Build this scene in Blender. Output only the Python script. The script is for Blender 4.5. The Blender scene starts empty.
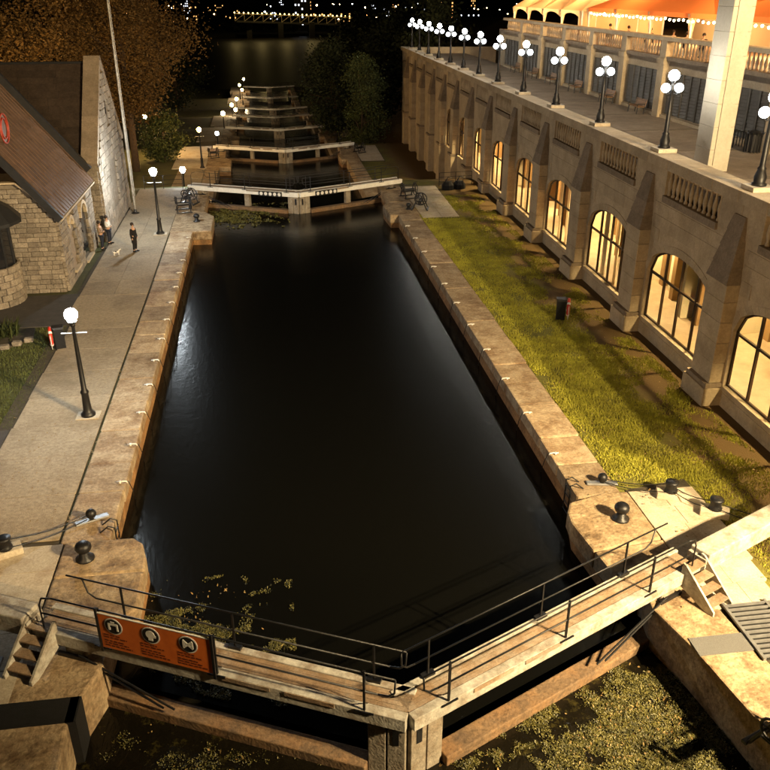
import bpy, bmesh, math, random
from mathutils import Vector, Matrix, noise as mnoise
R = math.radians
random.seed(7)
sc = bpy.context.scene
COL = sc.collection

# ---------------------------------------------------------------- camera, sky, moonlight, exposure
cam = bpy.data.cameras.new('camera'); cam.lens = 38.48; cam.sensor_width = 36; cam.clip_end = 9000; cam.clip_start = .1
co = bpy.data.objects.new('camera', cam); COL.objects.link(co); sc.camera = co
co.location = (0, 0, 14.4); co.rotation_euler = (R(90 - 25.64), 0, R(-8.04))
w = bpy.data.worlds.new('World'); sc.world = w; w.use_nodes = True
nt = w.node_tree; bg = nt.nodes['Background']
sky = nt.nodes.new('ShaderNodeTexSky'); sky.sky_type = 'NISHITA'; sky.sun_disc = False
sky.sun_elevation = R(35); sky.sun_rotation = R(150)
tint = nt.nodes.new('ShaderNodeMix'); tint.data_type = 'RGBA'; tint.blend_type = 'MULTIPLY'; tint.inputs[0].default_value = 1
tint.inputs[7].default_value = (1.0, .72, .5, 1)
nt.links.new(sky.outputs[0], tint.inputs[6]); nt.links.new(tint.outputs[2], bg.inputs[0]); bg.inputs[1].default_value = .00035
sun = bpy.data.lights.new('moonlight', 'SUN'); sun.energy = .004; sun.angle = R(.5); sun.color = (1, .9, .78)
so = bpy.data.objects.new('moonlight', sun); COL.objects.link(so); so.rotation_euler = (R(55), 0, R(150))
sc.view_settings.view_transform = 'Standard'; sc.view_settings.look = 'None'; sc.view_settings.exposure = 0; sc.view_settings.gamma = 1
sc.cycles.use_denoising = True
try: sc.cycles.denoiser = 'OPENIMAGEDENOISE'
except Exception: pass
sc.cycles.max_bounces = 6; sc.cycles.diffuse_bounces = 3; sc.cycles.glossy_bounces = 3; sc.cycles.transparent_max_bounces = 12
sc.cycles.sample_clamp_indirect = 4; sc.cycles.use_light_tree = True; sc.cycles.caustics_reflective = False; sc.cycles.caustics_refractive = False

# ---------------------------------------------------------------- materials
MATS = {}
def mat(name, c1, c2=None, rough=.8, scale=3., bump=.0, bscale=None, metal=0., spec=.3, vary=0., stain=None, sscale=.5, detail=6, samt=.6, grain=0., gscale=14.):
    m = bpy.data.materials.new(name); m.use_nodes = True; MATS[name] = m
    n = m.node_tree.nodes; l = m.node_tree.links; p = n['Principled BSDF']
    p.inputs['Roughness'].default_value = rough; p.inputs['Metallic'].default_value = metal
    p.inputs['Specular IOR Level'].default_value = spec
    tc = n.new('ShaderNodeTexCoord'); src = tc.outputs['Object']
    geo = n.new('ShaderNodeNewGeometry'); src = geo.outputs['Position']
    out = None
    if c2 is None: c2 = tuple(v * .6 for v in c1)
    nz = n.new('ShaderNodeTexNoise'); nz.inputs['Scale'].default_value = scale; nz.inputs['Detail'].default_value = detail; nz.inputs['Roughness'].default_value = .62
    l.new(src, nz.inputs['Vector'])
    cr = n.new('ShaderNodeValToRGB'); cr.color_ramp.elements[0].position = .3; cr.color_ramp.elements[1].position = .7
    cr.color_ramp.elements[0].color = (*c2, 1); cr.color_ramp.elements[1].color = (*c1, 1)
    l.new(nz.outputs['Fac'], cr.inputs[0]); out = cr.outputs[0]
    if stain:
        n2 = n.new('ShaderNodeTexNoise'); n2.inputs['Scale'].default_value = sscale; n2.inputs['Detail'].default_value = 8; n2.inputs['Roughness'].default_value = .7
        l.new(src, n2.inputs['Vector'])
        r2 = n.new('ShaderNodeValToRGB'); r2.color_ramp.elements[0].position = .47; r2.color_ramp.elements[1].position = .66
        l.new(n2.outputs['Fac'], r2.inputs[0])
        ml = n.new('ShaderNodeMath'); ml.operation = 'MULTIPLY'; ml.inputs[1].default_value = samt; l.new(r2.outputs[0], ml.inputs[0])
        mx = n.new('ShaderNodeMix'); mx.data_type = 'RGBA'; l.new(ml.outputs[0], mx.inputs[0]); l.new(out, mx.inputs[6]); mx.inputs[7].default_value = (*stain, 1)
        out = mx.outputs[2]
    if grain:
        n3 = n.new('ShaderNodeTexNoise'); n3.inputs['Scale'].default_value = gscale; n3.inputs['Detail'].default_value = 9; n3.inputs['Roughness'].default_value = .75; l.new(src, n3.inputs['Vector'])
        m3 = n.new('ShaderNodeMapRange'); m3.inputs[1].default_value = .32; m3.inputs[2].default_value = .68; m3.inputs[3].default_value = 1 - grain; m3.inputs[4].default_value = 1 + grain * .55; l.new(n3.outputs['Fac'], m3.inputs[0])
        v3 = n.new('ShaderNodeVectorMath'); v3.operation = 'SCALE'; l.new(out, v3.inputs[0]); l.new(m3.outputs[0], v3.inputs['Scale']); out = v3.outputs[0]
    if vary:
        oi = n.new('ShaderNodeObjectInfo'); mr = n.new('ShaderNodeMapRange'); mr.inputs[3].default_value = 1 - vary; mr.inputs[4].default_value = 1 + vary
        l.new(oi.outputs['Random'], mr.inputs[0])
        mx = n.new('ShaderNodeVectorMath'); mx.operation = 'SCALE'; l.new(out, mx.inputs[0]); l.new(mr.outputs[0], mx.inputs['Scale'])
        out = mx.outputs[0]
    l.new(out, p.inputs['Base Color'])
    if bump:
        nb = n.new('ShaderNodeTexNoise'); nb.inputs['Scale'].default_value = bscale or scale * 6; nb.inputs['Detail'].default_value = 5
        l.new(src, nb.inputs['Vector'])
        b = n.new('ShaderNodeBump'); b.inputs['Strength'].default_value = bump; b.inputs['Distance'].default_value = .05
        l.new(nb.outputs['Fac'], b.inputs['Height']); last = b
        l.new(b.outputs[0], p.inputs['Normal'])
    return m
def emit(name, col, s, sample=False):
    m = bpy.data.materials.new(name); m.use_nodes = True; MATS[name] = m
    p = m.node_tree.nodes['Principled BSDF']
    p.inputs['Base Color'].default_value = (*[min(1, v) for v in col], 1)
    p.inputs['Emission Color'].default_value = (*col, 1); p.inputs['Emission Strength'].default_value = s
    if not sample: m.cycles.emission_sampling = 'NONE'
    return m
limestone = mat('limestone', (.52, .42, .29), (.39, .31, .205), .85, 1.3, .25, 9, vary=.08, stain=(.2, .15, .1), sscale=.35, samt=.45, grain=.22, gscale=12)
limestone_dark = mat('weathered_limestone', (.29, .23, .17), (.2, .155, .11), .9, 2, .3, 12, vary=.12, grain=.3, gscale=10)
coping_stone = mat('coping_stone', (.5, .4, .27), (.29, .2, .115), .8, 1.9, .5, 14, vary=.26, stain=(.15, .075, .03), sscale=.85, samt=.75, grain=.45, gscale=9)
pier_stone = mat('pier_stone', (.46, .36, .23), (.27, .18, .1), .82, 1.4, .7, 9, vary=.1, stain=(.1, .055, .025), sscale=1.1, samt=.85, grain=.5, gscale=8)
wall_stone = mat('canal_wall_stone', (.4, .22, .09), (.2, .1, .04), .75, 1.4, .5, 6, stain=(.05, .035, .02), sscale=.8, grain=.5, gscale=10)
slab_concrete = mat('slab_concrete', (.42, .345, .24), (.25, .195, .13), .85, 7, .5, 45, vary=.08, stain=(.17, .13, .085), sscale=.4, samt=.7, detail=10, grain=.35, gscale=30)
pale_slab = mat('pale_slab', (.56, .5, .4), (.42, .36, .27), .85, 2.0, .2, 30, vary=.08, stain=(.3, .22, .14), sscale=.8, samt=.6, grain=.28, gscale=16)
joint_earth = mat('joint_earth', (.07, .055, .035), (.035, .03, .02), .95, 6)
asphalt = mat('asphalt', (.07, .062, .055), (.045, .04, .036), .85, 3, .2, 60, grain=.3, gscale=40)
grass_soil = mat('grass_soil', (.17, .165, .03), (.11, .1, .022), .95, .6, .6, 25, stain=(.22, .12, .05), sscale=.5, samt=.55, grain=.4, gscale=9)
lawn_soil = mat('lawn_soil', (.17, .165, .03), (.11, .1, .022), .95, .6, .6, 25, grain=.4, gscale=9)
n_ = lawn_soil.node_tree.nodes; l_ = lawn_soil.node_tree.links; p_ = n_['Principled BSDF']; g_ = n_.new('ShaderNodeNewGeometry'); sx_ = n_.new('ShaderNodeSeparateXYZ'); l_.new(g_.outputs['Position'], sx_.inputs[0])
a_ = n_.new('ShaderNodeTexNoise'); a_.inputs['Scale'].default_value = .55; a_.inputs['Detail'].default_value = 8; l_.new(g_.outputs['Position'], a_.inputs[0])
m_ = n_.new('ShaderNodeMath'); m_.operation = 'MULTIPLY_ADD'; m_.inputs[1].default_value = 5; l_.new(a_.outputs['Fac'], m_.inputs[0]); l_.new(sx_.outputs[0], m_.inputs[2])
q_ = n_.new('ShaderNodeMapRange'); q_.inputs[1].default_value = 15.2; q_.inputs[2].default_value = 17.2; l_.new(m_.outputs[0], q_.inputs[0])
x_ = n_.new('ShaderNodeMix'); x_.data_type = 'RGBA'; l_.new(q_.outputs[0], x_.inputs[0]); l_.new(p_.inputs['Base Color'].links[0].from_socket, x_.inputs[6]); x_.inputs[7].default_value = (.1, .062, .022, 1); l_.new(x_.outputs[2], p_.inputs['Base Color'])  # worn earth by the wall, browned further to paint in the lawn's shade
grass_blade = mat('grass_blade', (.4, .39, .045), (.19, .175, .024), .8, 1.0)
shaded_blade = mat('shaded_grass_blade', (.1, .115, .028), (.05, .055, .018), .85, 1.5)  # darker copy of the blade, the left lawn's shade put into its colour
dark_soil = mat('dark_wooded_soil', (.035, .032, .018), (.02, .018, .012), .95, .3, .5, 2)
white_paint = mat('white_gate_paint', (.54, .52, .47), (.3, .28, .24), .7, 2.4, .3, 18, stain=(.17, .11, .06), sscale=1.7, samt=.7, vary=.05, grain=.35, gscale=7)
grey_timber = mat('grey_timber', (.36, .32, .26), (.2, .17, .13), .8, 2.2, .4, 16, stain=(.15, .09, .045), sscale=1.4, samt=.6, grain=.35, gscale=9)
fresh_white = mat('fresh_white_paint', (.78, .77, .73), (.66, .64, .6), .6, 1.5, .1, 12, grain=.12, gscale=6)
plank_wood = mat('walkway_plank', (.31, .215, .135), (.19, .125, .075), .8, 2.5, .35, 20, vary=.2, stain=(.4, .37, .32), sscale=1.0, samt=.6, grain=.35, gscale=14)
fender_wood = mat('fender_timber', (.24, .155, .085), (.12, .08, .05), .85, 1.8, .5, 14, stain=(.24, .11, .035), sscale=.9, samt=.45, grain=.5, gscale=8)
black_iron = mat('black_iron', (.014, .014, .016), (.008, .008, .009), .42, 8, .15, 40, metal=.3, spec=.5)
steel = mat('galvanised_steel', (.3, .31, .32), (.2, .2, .21), .5, 5, .1, 30, metal=.6)
plate_grey = mat('grey_chequer_plate', (.2, .2, .2), (.13, .13, .13), .7, 40, .6, 90, metal=.2, grain=.3, gscale=60)
black_rubber = mat('black_rubber', (.012, .012, .013), (.008, .008, .008), .8, 5, .2, 30)
field_stone = mat('field_stone', (.27, .23, .175), (.16, .13, .1), .9, 3, .5, 14, vary=.25, grain=.4, gscale=12)
mortar = mat('mortar', (.2, .165, .12), (.14, .115, .085), .95, 6, .3, 20)
roof_copper = mat('brown_roof_metal', (.14, .083, .052), (.085, .05, .031), .5, 1.5, .1, 10, metal=.1, spec=.45, vary=.12, grain=.2, gscale=8)
roof_shingle = mat('dark_shingle', (.05, .034, .024), (.03, .02, .014), .8, 2, .3, 14, vary=.22, grain=.35, gscale=8)
dark_metal = mat('dark_roof_edge', (.02, .02, .022), (.012, .012, .012), .5, 3)
trunk_bark = mat('bark', (.08, .05, .03), (.04, .026, .016), .95, 4, .7, 16)
leaf_autumn = mat('autumn_leaf', (.13, .07, .014), (.06, .034, .01), .8, .8, vary=.1)
leaf_green = mat('green_leaf', (.05, .062, .014), (.03, .036, .01), .8, .8, vary=.1)
leaf_dark = mat('dark_leaf', (.028, .035, .012), (.016, .02, .008), .85, .6)
weed = mat('floating_weed', (.17, .15, .035), (.018, .022, .007), .55, 6, spec=.4, detail=10)
weed_pale = mat('floating_leaf', (.3, .22, .09), (.18, .1, .03), .6, 3)
life_red = mat('life_ring_red', (.6, .05, .025), (.45, .03, .02), .5, 6)
white_plain = mat('white_rope', (.75, .73, .7), (.6, .58, .55), .7, 6)
sign_orange = mat('sign_orange', (.68, .17, .028), (.55, .12, .02), .55, 3)
sign_black = mat('sign_black', (.012, .012, .012), (.01, .01, .01), .6, 5)
sign_white = mat('sign_white', (.75, .74, .7), (.65, .64, .6), .6, 5)
sign_text = mat('sign_text', (.16, .035, .008), (.12, .025, .006), .6, 5)
promenade_paving = mat('promenade_paving', (.36, .29, .22), (.26, .2, .15), .75, 1.5, .15, 20, stain=(.15, .11, .085), sscale=.3, grain=.25, gscale=10)
louvre_grey = mat('louvre_grey', (.1, .088, .07), (.07, .06, .05), .6, 3)
bench_wood = mat('bench_wood', (.3, .16, .07), (.2, .1, .045), .6, 6, vary=.15)
cream_wall = mat('cream_plaster', (.8, .69, .46), (.7, .58, .37), .8, .8)
tan_wall = mat('tan_plaster', (.34, .2, .085), (.26, .15, .06), .8, .8)
room_floor = mat('room_floor', (.4, .3, .2), (.26, .19, .12), .5, 1.3)
bronze = mat('bronze_frame', (.045, .026, .014), (.03, .018, .01), .5, 6, metal=.3)
far_block = mat('far_building', (.05, .045, .04), (.03, .028, .025), .9, .05)
far_trees = mat('far_wood', (.01, .012, .006), (.006, .007, .004), .95, .2)
skin_m = mat('skin', (.5, .3, .2), (.42, .25, .17), .6, 8)
hair_m = mat('hair', (.03, .02, .014), (.02, .014, .01), .7, 9)
navy = mat('navy_cloth', (.02, .024, .04), (.012, .015, .026), .9, 9, .2, 60)
black_cloth = mat('black_cloth', (.012, .012, .014), (.008, .008, .009), .9, 9, .2, 60)
tan_cloth = mat('tan_cloth', (.25, .17, .11), (.18, .12, .08), .9, 9, .2, 60)
pale_cloth = mat('pale_cloth', (.5, .47, .43), (.42, .4, .36), .9, 9, .2, 60)
glass_dark = mat('dark_glass', (.012, .013, .015), (.01, .01, .012), .08, 3, spec=.6)
# opaque-looking tent cloth that lets lamp light through
def cloth(name, col, tr):
    m = bpy.data.materials.new(name); m.use_nodes = True; n = m.node_tree.nodes; l = m.node_tree.links
    d = n.new('ShaderNodeBsdfDiffuse'); d.inputs[0].default_value = (*col, 1); t = n.new('ShaderNodeBsdfTranslucent'); t.inputs[0].default_value = (*col, 1)
    x = n.new('ShaderNodeMixShader'); x.inputs[0].default_value = tr; l.new(d.outputs[0], x.inputs[1]); l.new(t.outputs[0], x.inputs[2]); l.new(x.outputs[0], n['Material Output'].inputs[0]); return m
tent_orange = cloth('tent_orange', (.88, .64, .38), .5)
tent_red = cloth('tent_red', (.8, .27, .09), .45)
tent_cream = cloth('tent_cream', (.85, .7, .48), .5)
def glass(name):
    m = bpy.data.materials.new(name); m.use_nodes = True; n = m.node_tree.nodes; l = m.node_tree.links
    t = n.new('ShaderNodeBsdfTransparent'); t.inputs[0].default_value = (.95, .93, .88, 1); gl = n.new('ShaderNodeBsdfGlossy'); gl.inputs['Roughness'].default_value = .03
    lw = n.new('ShaderNodeFresnel'); lw.inputs[0].default_value = 1.45
    x = n.new('ShaderNodeMixShader'); l.new(lw.outputs[0], x.inputs[0]); l.new(t.outputs[0], x.inputs[1]); l.new(gl.outputs[0], x.inputs[2]); l.new(x.outputs[0], n['Material Output'].inputs[0]); return m
pane_glass = glass('window_glass')
def water_mat(name, rough, scale, strength, col=(.003, .003, .0025)):
    m = bpy.data.materials.new(name); m.use_nodes = True; n = m.node_tree.nodes; l = m.node_tree.links; p = n['Principled BSDF']
    p.inputs['Base Color'].default_value = (*col, 1); p.inputs['Roughness'].default_value = rough; p.inputs['Specular IOR Level'].default_value = .36; p.inputs['IOR'].default_value = 1.33
    g = n.new('ShaderNodeNewGeometry'); mp = n.new('ShaderNodeMapping'); mp.inputs['Scale'].default_value = (1, .55, 1); l.new(g.outputs['Position'], mp.inputs[0])
    a = n.new('ShaderNodeTexNoise'); a.inputs['Scale'].default_value = scale; a.inputs['Detail'].default_value = 3; a.inputs['Distortion'].default_value = 1.2; l.new(mp.outputs[0], a.inputs[0])
    b = n.new('ShaderNodeBump'); b.inputs['Strength'].default_value = strength; b.inputs['Distance'].default_value = .05; l.new(a.outputs['Fac'], b.inputs['Height']); l.new(b.outputs[0], p.inputs['Normal']); return m
canal_water_m = water_mat('canal_water', .2, 3.2, .16)
weedy_water_m = water_mat('weedy_water', .2, 5, .5, (.01, .008, .004))
n_ = weedy_water_m.node_tree.nodes; l_ = weedy_water_m.node_tree.links; p_ = n_['Principled BSDF']; g_ = n_.new('ShaderNodeNewGeometry')
a_ = n_.new('ShaderNodeTexNoise'); a_.inputs['Scale'].default_value = 1.1; a_.inputs['Detail'].default_value = 12; a_.inputs['Roughness'].default_value = .75; l_.new(g_.outputs['Position'], a_.inputs[0])
r_ = n_.new('ShaderNodeValToRGB'); r_.color_ramp.elements[0].position = .55; r_.color_ramp.elements[1].position = .74; r_.color_ramp.elements[0].color = (.006, .005, .003, 1); r_.color_ramp.elements[1].color = (.09, .075, .02, 1)
l_.new(a_.outputs['Fac'], r_.inputs[0]); l_.new(r_.outputs[0], p_.inputs['Base Color'])
river_water_m = water_mat('river_water', .45, .1, .6, (.02, .017, .012))
globe_white = emit('white_globe', (.9, .97, 1), 14)
globe_warm = emit('warm_globe', (1, .62, .22), 12)
bulb_warm = emit('festoon_bulb', (1, .72, .35), 30)
window_lit = emit('far_window_warm', (1, .5, .15), 2.2)
window_white = emit('far_window_white', (.85, .9, 1), 2.2)
bridge_glow = emit('bridge_lamp_glow', (1, .72, .25), 5)
room_lamp = emit('room_lamp', (1, .78, .45), 9)
neon_red = mat('red_trim_paint', (.4, .05, .02), (.3, .035, .015), .5, 5)

# ---------------------------------------------------------------- mesh helpers
class MB:
    def __init__(s): s.v = []; s.f = []
    def add(s, vs, fs):
        o = len(s.v); s.v += [tuple(v) for v in vs]; s.f += [tuple(i + o for i in f) for f in fs]; return s
    def box(s, x0, x1, y0, y1, z0, z1, M=None):
        vs = [Vector(p) for p in ((x0, y0, z0), (x1, y0, z0), (x1, y1, z0), (x0, y1, z0), (x0, y0, z1), (x1, y0, z1), (x1, y1, z1), (x0, y1, z1))]
        if M: vs = [M @ v for v in vs]
        return s.add(vs, [(3, 2, 1, 0), (4, 5, 6, 7), (0, 1, 5, 4), (1, 2, 6, 5), (2, 3, 7, 6), (3, 0, 4, 7)])
    def bar(s, a, b, wd, ht):
        a = Vector(a); b = Vector(b); d = (b - a); L = d.length; d.normalize()
        up = Vector((0, 0, 1)) if abs(d.z) < .95 else Vector((0, 1, 0)); x = d.cross(up).normalized(); z = x.cross(d)
        M = Matrix((x, d, z)).transposed().to_4x4(); M.translation = a
        return s.box(-wd / 2, wd / 2, 0, L, -ht / 2, ht / 2, M)
    def tube(s, pts, r, n=6, cap=True):
        pts = [Vector(p) for p in pts]; rs = r if isinstance(r, (list, tuple)) else [r] * len(pts); vs = []; fs = []
        px = None
        for i, p in enumerate(pts):
            d = (pts[min(i + 1, len(pts) - 1)] - pts[max(i - 1, 0)]).normalized()
            if px is None: up = Vector((0, 0, 1)) if abs(d.z) < .9 else Vector((1, 0, 0)); px = d.cross(up).normalized()
            px = (px - d * px.dot(d)).normalized(); py = d.cross(px)
            for k in range(n):
                a = 2 * math.pi * k / n; vs.append(p + (px * math.cos(a) + py * math.sin(a)) * rs[i])
        for i in range(len(pts) - 1):
            for k in range(n): fs.append((i * n + k, i * n + (k + 1) % n, (i + 1) * n + (k + 1) % n, (i + 1) * n + k))
        if cap: fs += [tuple(range(n - 1, -1, -1)), tuple((len(pts) - 1) * n + k for k in range(n))]
        return s.add(vs, fs)
    def lathe(s, c, prof, n=12, M=None):
        vs = []; fs = []
        for r, z in prof:
            for k in range(n):
                a = 2 * math.pi * k / n; v = Vector((r * math.cos(a), r * math.sin(a), z)); v = M @ v if M else v; vs.append(v + Vector(c))
        m = len(prof)
        for i in range(m - 1):
            for k in range(n): fs.append((i * n + k, i * n + (k + 1) % n, (i + 1) * n + (k + 1) % n, (i + 1) * n + k))
        fs += [tuple(range(n - 1, -1, -1)), tuple((m - 1) * n + k for k in range(n))]
        return s.add(vs, fs)
    def ball(s, c, r, n=14, m=9, sz=1):
        return s.lathe(c, [(max(.001, r * math.sin(math.pi * i / m)), -r * sz * math.cos(math.pi * i / m)) for i in range(m + 1)], n)
    def prism(s, poly, z0, z1):
        n = len(poly); A = sum(poly[i][0] * poly[(i + 1) % n][1] - poly[(i + 1) % n][0] * poly[i][1] for i in range(n))
        if A < 0: poly = poly[::-1]
        vs = [(x, y, z0) for x, y in poly] + [(x, y, z1) for x, y in poly]
        return s.add(vs, [tuple(range(n - 1, -1, -1)), tuple(range(n, 2 * n))] + [(i, (i + 1) % n, n + (i + 1) % n, n + i) for i in range(n)])
    def mesh(s, name, m, smooth=False):
        me = bpy.data.meshes.new(name); me.from_pydata(s.v, [], s.f); me.materials.append(m)
        if smooth: me.polygons.foreach_set('use_smooth', [True] * len(me.polygons))
        me.update(); return me
    def obj(s, name, m, parent=None, smooth=False, bevel=0, loc=None):
        o = bpy.data.objects.new(name, s.mesh(name, m, smooth)); COL.objects.link(o)
        if parent: o.parent = parent
        if loc: o.location = loc
        if bevel: b = o.modifiers.new('bevel', 'BEVEL'); b.width = bevel; b.segments = 2; b.limit_method = 'ANGLE'
        return o
def tag(o, label, cat, group=None):
    o['label'] = label; o['category'] = cat
    if group: o['group'] = group
    return o
def struct(o): o['kind'] = 'structure'; return o
def stuff(o): o['kind'] = 'stuff'; return o
def empty(name, loc=(0, 0, 0), rz=0, label=None, cat=None, group=None):
    o = bpy.data.objects.new(name, None); COL.objects.link(o); o.location = loc; o.rotation_euler = (0, 0, rz); o.empty_display_size = .2
    if label: tag(o, label, cat, group)
    return o
def inst(name, me, parent, loc, rot=(0, 0, 0), scale=(1, 1, 1)):
    o = bpy.data.objects.new(name, me); COL.objects.link(o); o.parent = parent; o.location = loc; o.rotation_euler = rot; o.scale = scale; return o
def copy_tree(o, parent=None):
    c = o.copy(); COL.objects.link(c); c.parent = parent
    for ch in list(o.children): copy_tree(ch, c)
    return c
def point(name, loc, power, col, r, parent=None):
    l = bpy.data.lights.new(name, 'POINT'); l.energy = power; l.color = col; l.shadow_soft_size = r; l.use_soft_falloff = False
    o = bpy.data.objects.new(name, l); COL.objects.link(o); o.location = loc
    if parent: o.parent = parent
    return o
def block_mesh(name, m, bev=.06):   # unit block with softened edges, to be scaled
    bm = bmesh.new(); bmesh.ops.create_cube(bm, size=1); bmesh.ops.bevel(bm, geom=list(bm.edges), offset=bev, segments=1, affect='EDGES', profile=.5)
    me = bpy.data.meshes.new(name); bm.to_mesh(me); bm.free(); me.materials.append(m); return me
B_coping = block_mesh('coping_block', coping_stone, .03); B_slab = block_mesh('slab_block', slab_concrete, .012); B_pale = block_mesh('pale_block', pale_slab, .012)
B_pillar = block_mesh('pillar_block', mat('pillar_stone', (.46, .42, .34), (.4, .36, .28), .8, 1.2, .15, 12, grain=.12, gscale=9), .012)
B_field = block_mesh('field_block', field_stone, .07); B_lime = block_mesh('ashlar_block', limestone, .02); B_limed = block_mesh('dark_ashlar_block', limestone_dark, .03)
def block(name, me, parent, x0, x1, y0, y1, z0, z1): return inst(name, me, parent, ((x0 + x1) / 2, (y0 + y1) / 2, (z0 + z1) / 2), (0, 0, 0), (x1 - x0, y1 - y0, z1 - z0))

def ordw(n):
    U = 'zeroth first second third fourth fifth sixth seventh eighth ninth tenth eleventh twelfth thirteenth fourteenth fifteenth sixteenth seventeenth eighteenth nineteenth'.split()
    if n < 20: return U[n]
    t = ['', '', 'twent', 'thirt', 'fort'][n // 10]
    return t + 'ieth' if n % 10 == 0 else t + 'y-' + U[n % 10]

# ---------------------------------------------------------------- terrain, canal, water
YG = [16.2, 66.0, 102.5, 139, 176, 212, 262, 292]; ZG = [0, 0, -3, -6, -9, -12, -15, -15]
XL, XR = -5.15, 9.05
def sm(t): t = max(0, min(1, t)); return t * t * (3 - 2 * t)
def level(y):
    z = 0
    for yg in YG[1:7]: z -= 3 * sm((y - yg - 3.5) / 3.5)
    return z
def edges(a, b, s0, g):
    r = [a]; s = s0
    while r[-1] < b: r.append(min(b, r[-1] + s)); s *= g
    return r
def heightfield(name, xs, ys, fn, m):
    vs = [(x, y, fn(x, y)) for y in ys for x in xs]; n = len(xs)
    fs = [(j * n + i, j * n + i + 1, (j + 1) * n + i + 1, (j + 1) * n + i) for j in range(len(ys) - 1) for i in range(n - 1)]
    if xs[0] > xs[-1]: fs = [f[::-1] for f in fs]
    mb = MB(); mb.v = vs; mb.f = fs; return struct(mb.obj(name, m, smooth=True))
def left_h(x, y):
    z = level(y) - .07
    if y > 320: z -= (y - 320) * .4
    rise = max(0, -21 - x) * .42 * sm((y - 45) / 40)
    return max(z + min(rise, 26) + .5 * mnoise.noise((x * .05, y * .05, 0)) * sm((-17 - x) / 10), -23.5)
def right_h(x, y):
    z = level(y) - .07
    if y > 320: z -= (y - 320) * .4
    rise = max(0, x - 19) * .5 * sm((y - 112) / 20)
    z += min(rise, 22)
    if 10.5 < x < 17 and y < 64: z += .03 * mnoise.noise((x * .6, y * .6, 3)) - .05 * max(0, (x - 14) / 3)
    return max(z, -23.5)
ys = [-12 + 2 * i for i in range(220)]
heightfield('left_bank_ground', [-6.4 - v for v in edges(0, 320, 1.1, 1.13)], ys, left_h, mat('left_lawn_soil', (.075, .08, .024), (.05, .045, .018), .95, .7, .6, 25, grain=.4, gscale=9))  # left soil darkened likewise, shade put into its colour
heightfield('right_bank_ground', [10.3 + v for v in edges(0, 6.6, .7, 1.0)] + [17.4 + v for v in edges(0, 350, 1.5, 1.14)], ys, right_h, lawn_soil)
g = MB().box(-4500, 4500, -200, 7000, -27, -24).obj('ground', dark_soil); struct(g)
struct(MB().box(-3000, 3000, 318, 3000, -20.2, -19).obj('river_water', river_water_m))
struct(MB().prism([(-900, 680), (-60, 690), (60, 730), (180, 900), (900, 1100), (2500, 1400), (2500, 4500), (-2500, 4500), (-2500, 680)], -24, -17.2).obj('far_shore', dark_soil))
up = MB().add([(-5.3, -2, -1.25), (12, -2, -1.25), (9.7, 16.4, -1.25), (2.25, 12.95, -1.25), (-5.3, 16.4, -1.25)], [(0, 1, 2, 3, 4)])
struct(up.obj('upper_pool_water', weedy_water_m))
struct(MB().add([(-5.3, 16.3, -.92), (2.25, 12.85, -.92), (9.6, 16.3, -.92), (9.6, 68, -.92), (2.25, 63.6, -.92), (-5.3, 68, -.92)], [(0, 1, 2, 3, 4, 5)]).obj('lock_chamber_water', canal_water_m))
for k in range(1, 7):
    z = ZG[k + 1] - .92; a, b = YG[k], YG[k + 1]
    struct(MB().add([(-5.3, a, z), (9.6, a, z), (9.6, b + 1.5, z), (2.25, b - 2.3, z), (-5.3, b + 1.5, z)], [(0, 1, 2, 3, 4)]).obj('lock_chamber_water', canal_water_m))
struct(MB().box(-8, 14, 294, 330, -22, -19.05).obj('lock_chamber_water', canal_water_m))

# canal walls of each chamber; coping blocks of the first one are separate stones
for s, X in ((-1, XL), (1, XR)):
    side = 'left' if s < 0 else 'right'
    x0, x1 = (X - 1.4, X) if s < 0 else (X, X + 1.45)
    a, b = (20.5, 54.7) if s < 0 else (20.8, 57.3)
    wl = struct(MB().box(x0 + (0 if s < 0 else .03), x1 - (.03 if s < 0 else 0), a, b, -6, -.46).obj('lock_wall_' + side, wall_stone))
    y = a; rnd = random.Random(3 + s)
    while y < b - .3:
        L = rnd.uniform(1.7, 2.7); y2 = min(b, y + L)
        if b - y2 < .8: y2 = b
        dz = rnd.uniform(-.02, .015); dx = rnd.uniform(-.02, .02)
        block('coping_stone', B_coping, wl, x0 + .004, x1 + dx, y + .012, y2 - .012, -.455, dz + (.0 if s < 0 else .02)); y = y2
    for k in range(1, 7):
        z = ZG[k + 1]
        wk = struct(MB().box(x0, x1, YG[k] + 2.4, YG[k + 1] - 7, z - 6, z + .03).obj('lock_wall_' + side, coping_stone))
# upstream (near) quay walls
wl = struct(MB().prism([(-4.5, 16.9), (-4.55, 15.5), (-5.05, 14.0), (-4.98, 12.6), (-4.95, 2), (-6.6, 2), (-6.6, 16.9)], -5, 0.0).obj('quay_wall_left', pier_stone, bevel=.06))
wr = struct(MB().prism([(9.35, 16.6), (9.17, 15.55), (9.55, 14.0), (9.95, 11.35), (10.9, 2), (12.9, 2), (11.0, 14), (10.75, 16.6)], -5, 0.0).obj('quay_wall_right', pier_stone, bevel=.05))
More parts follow.
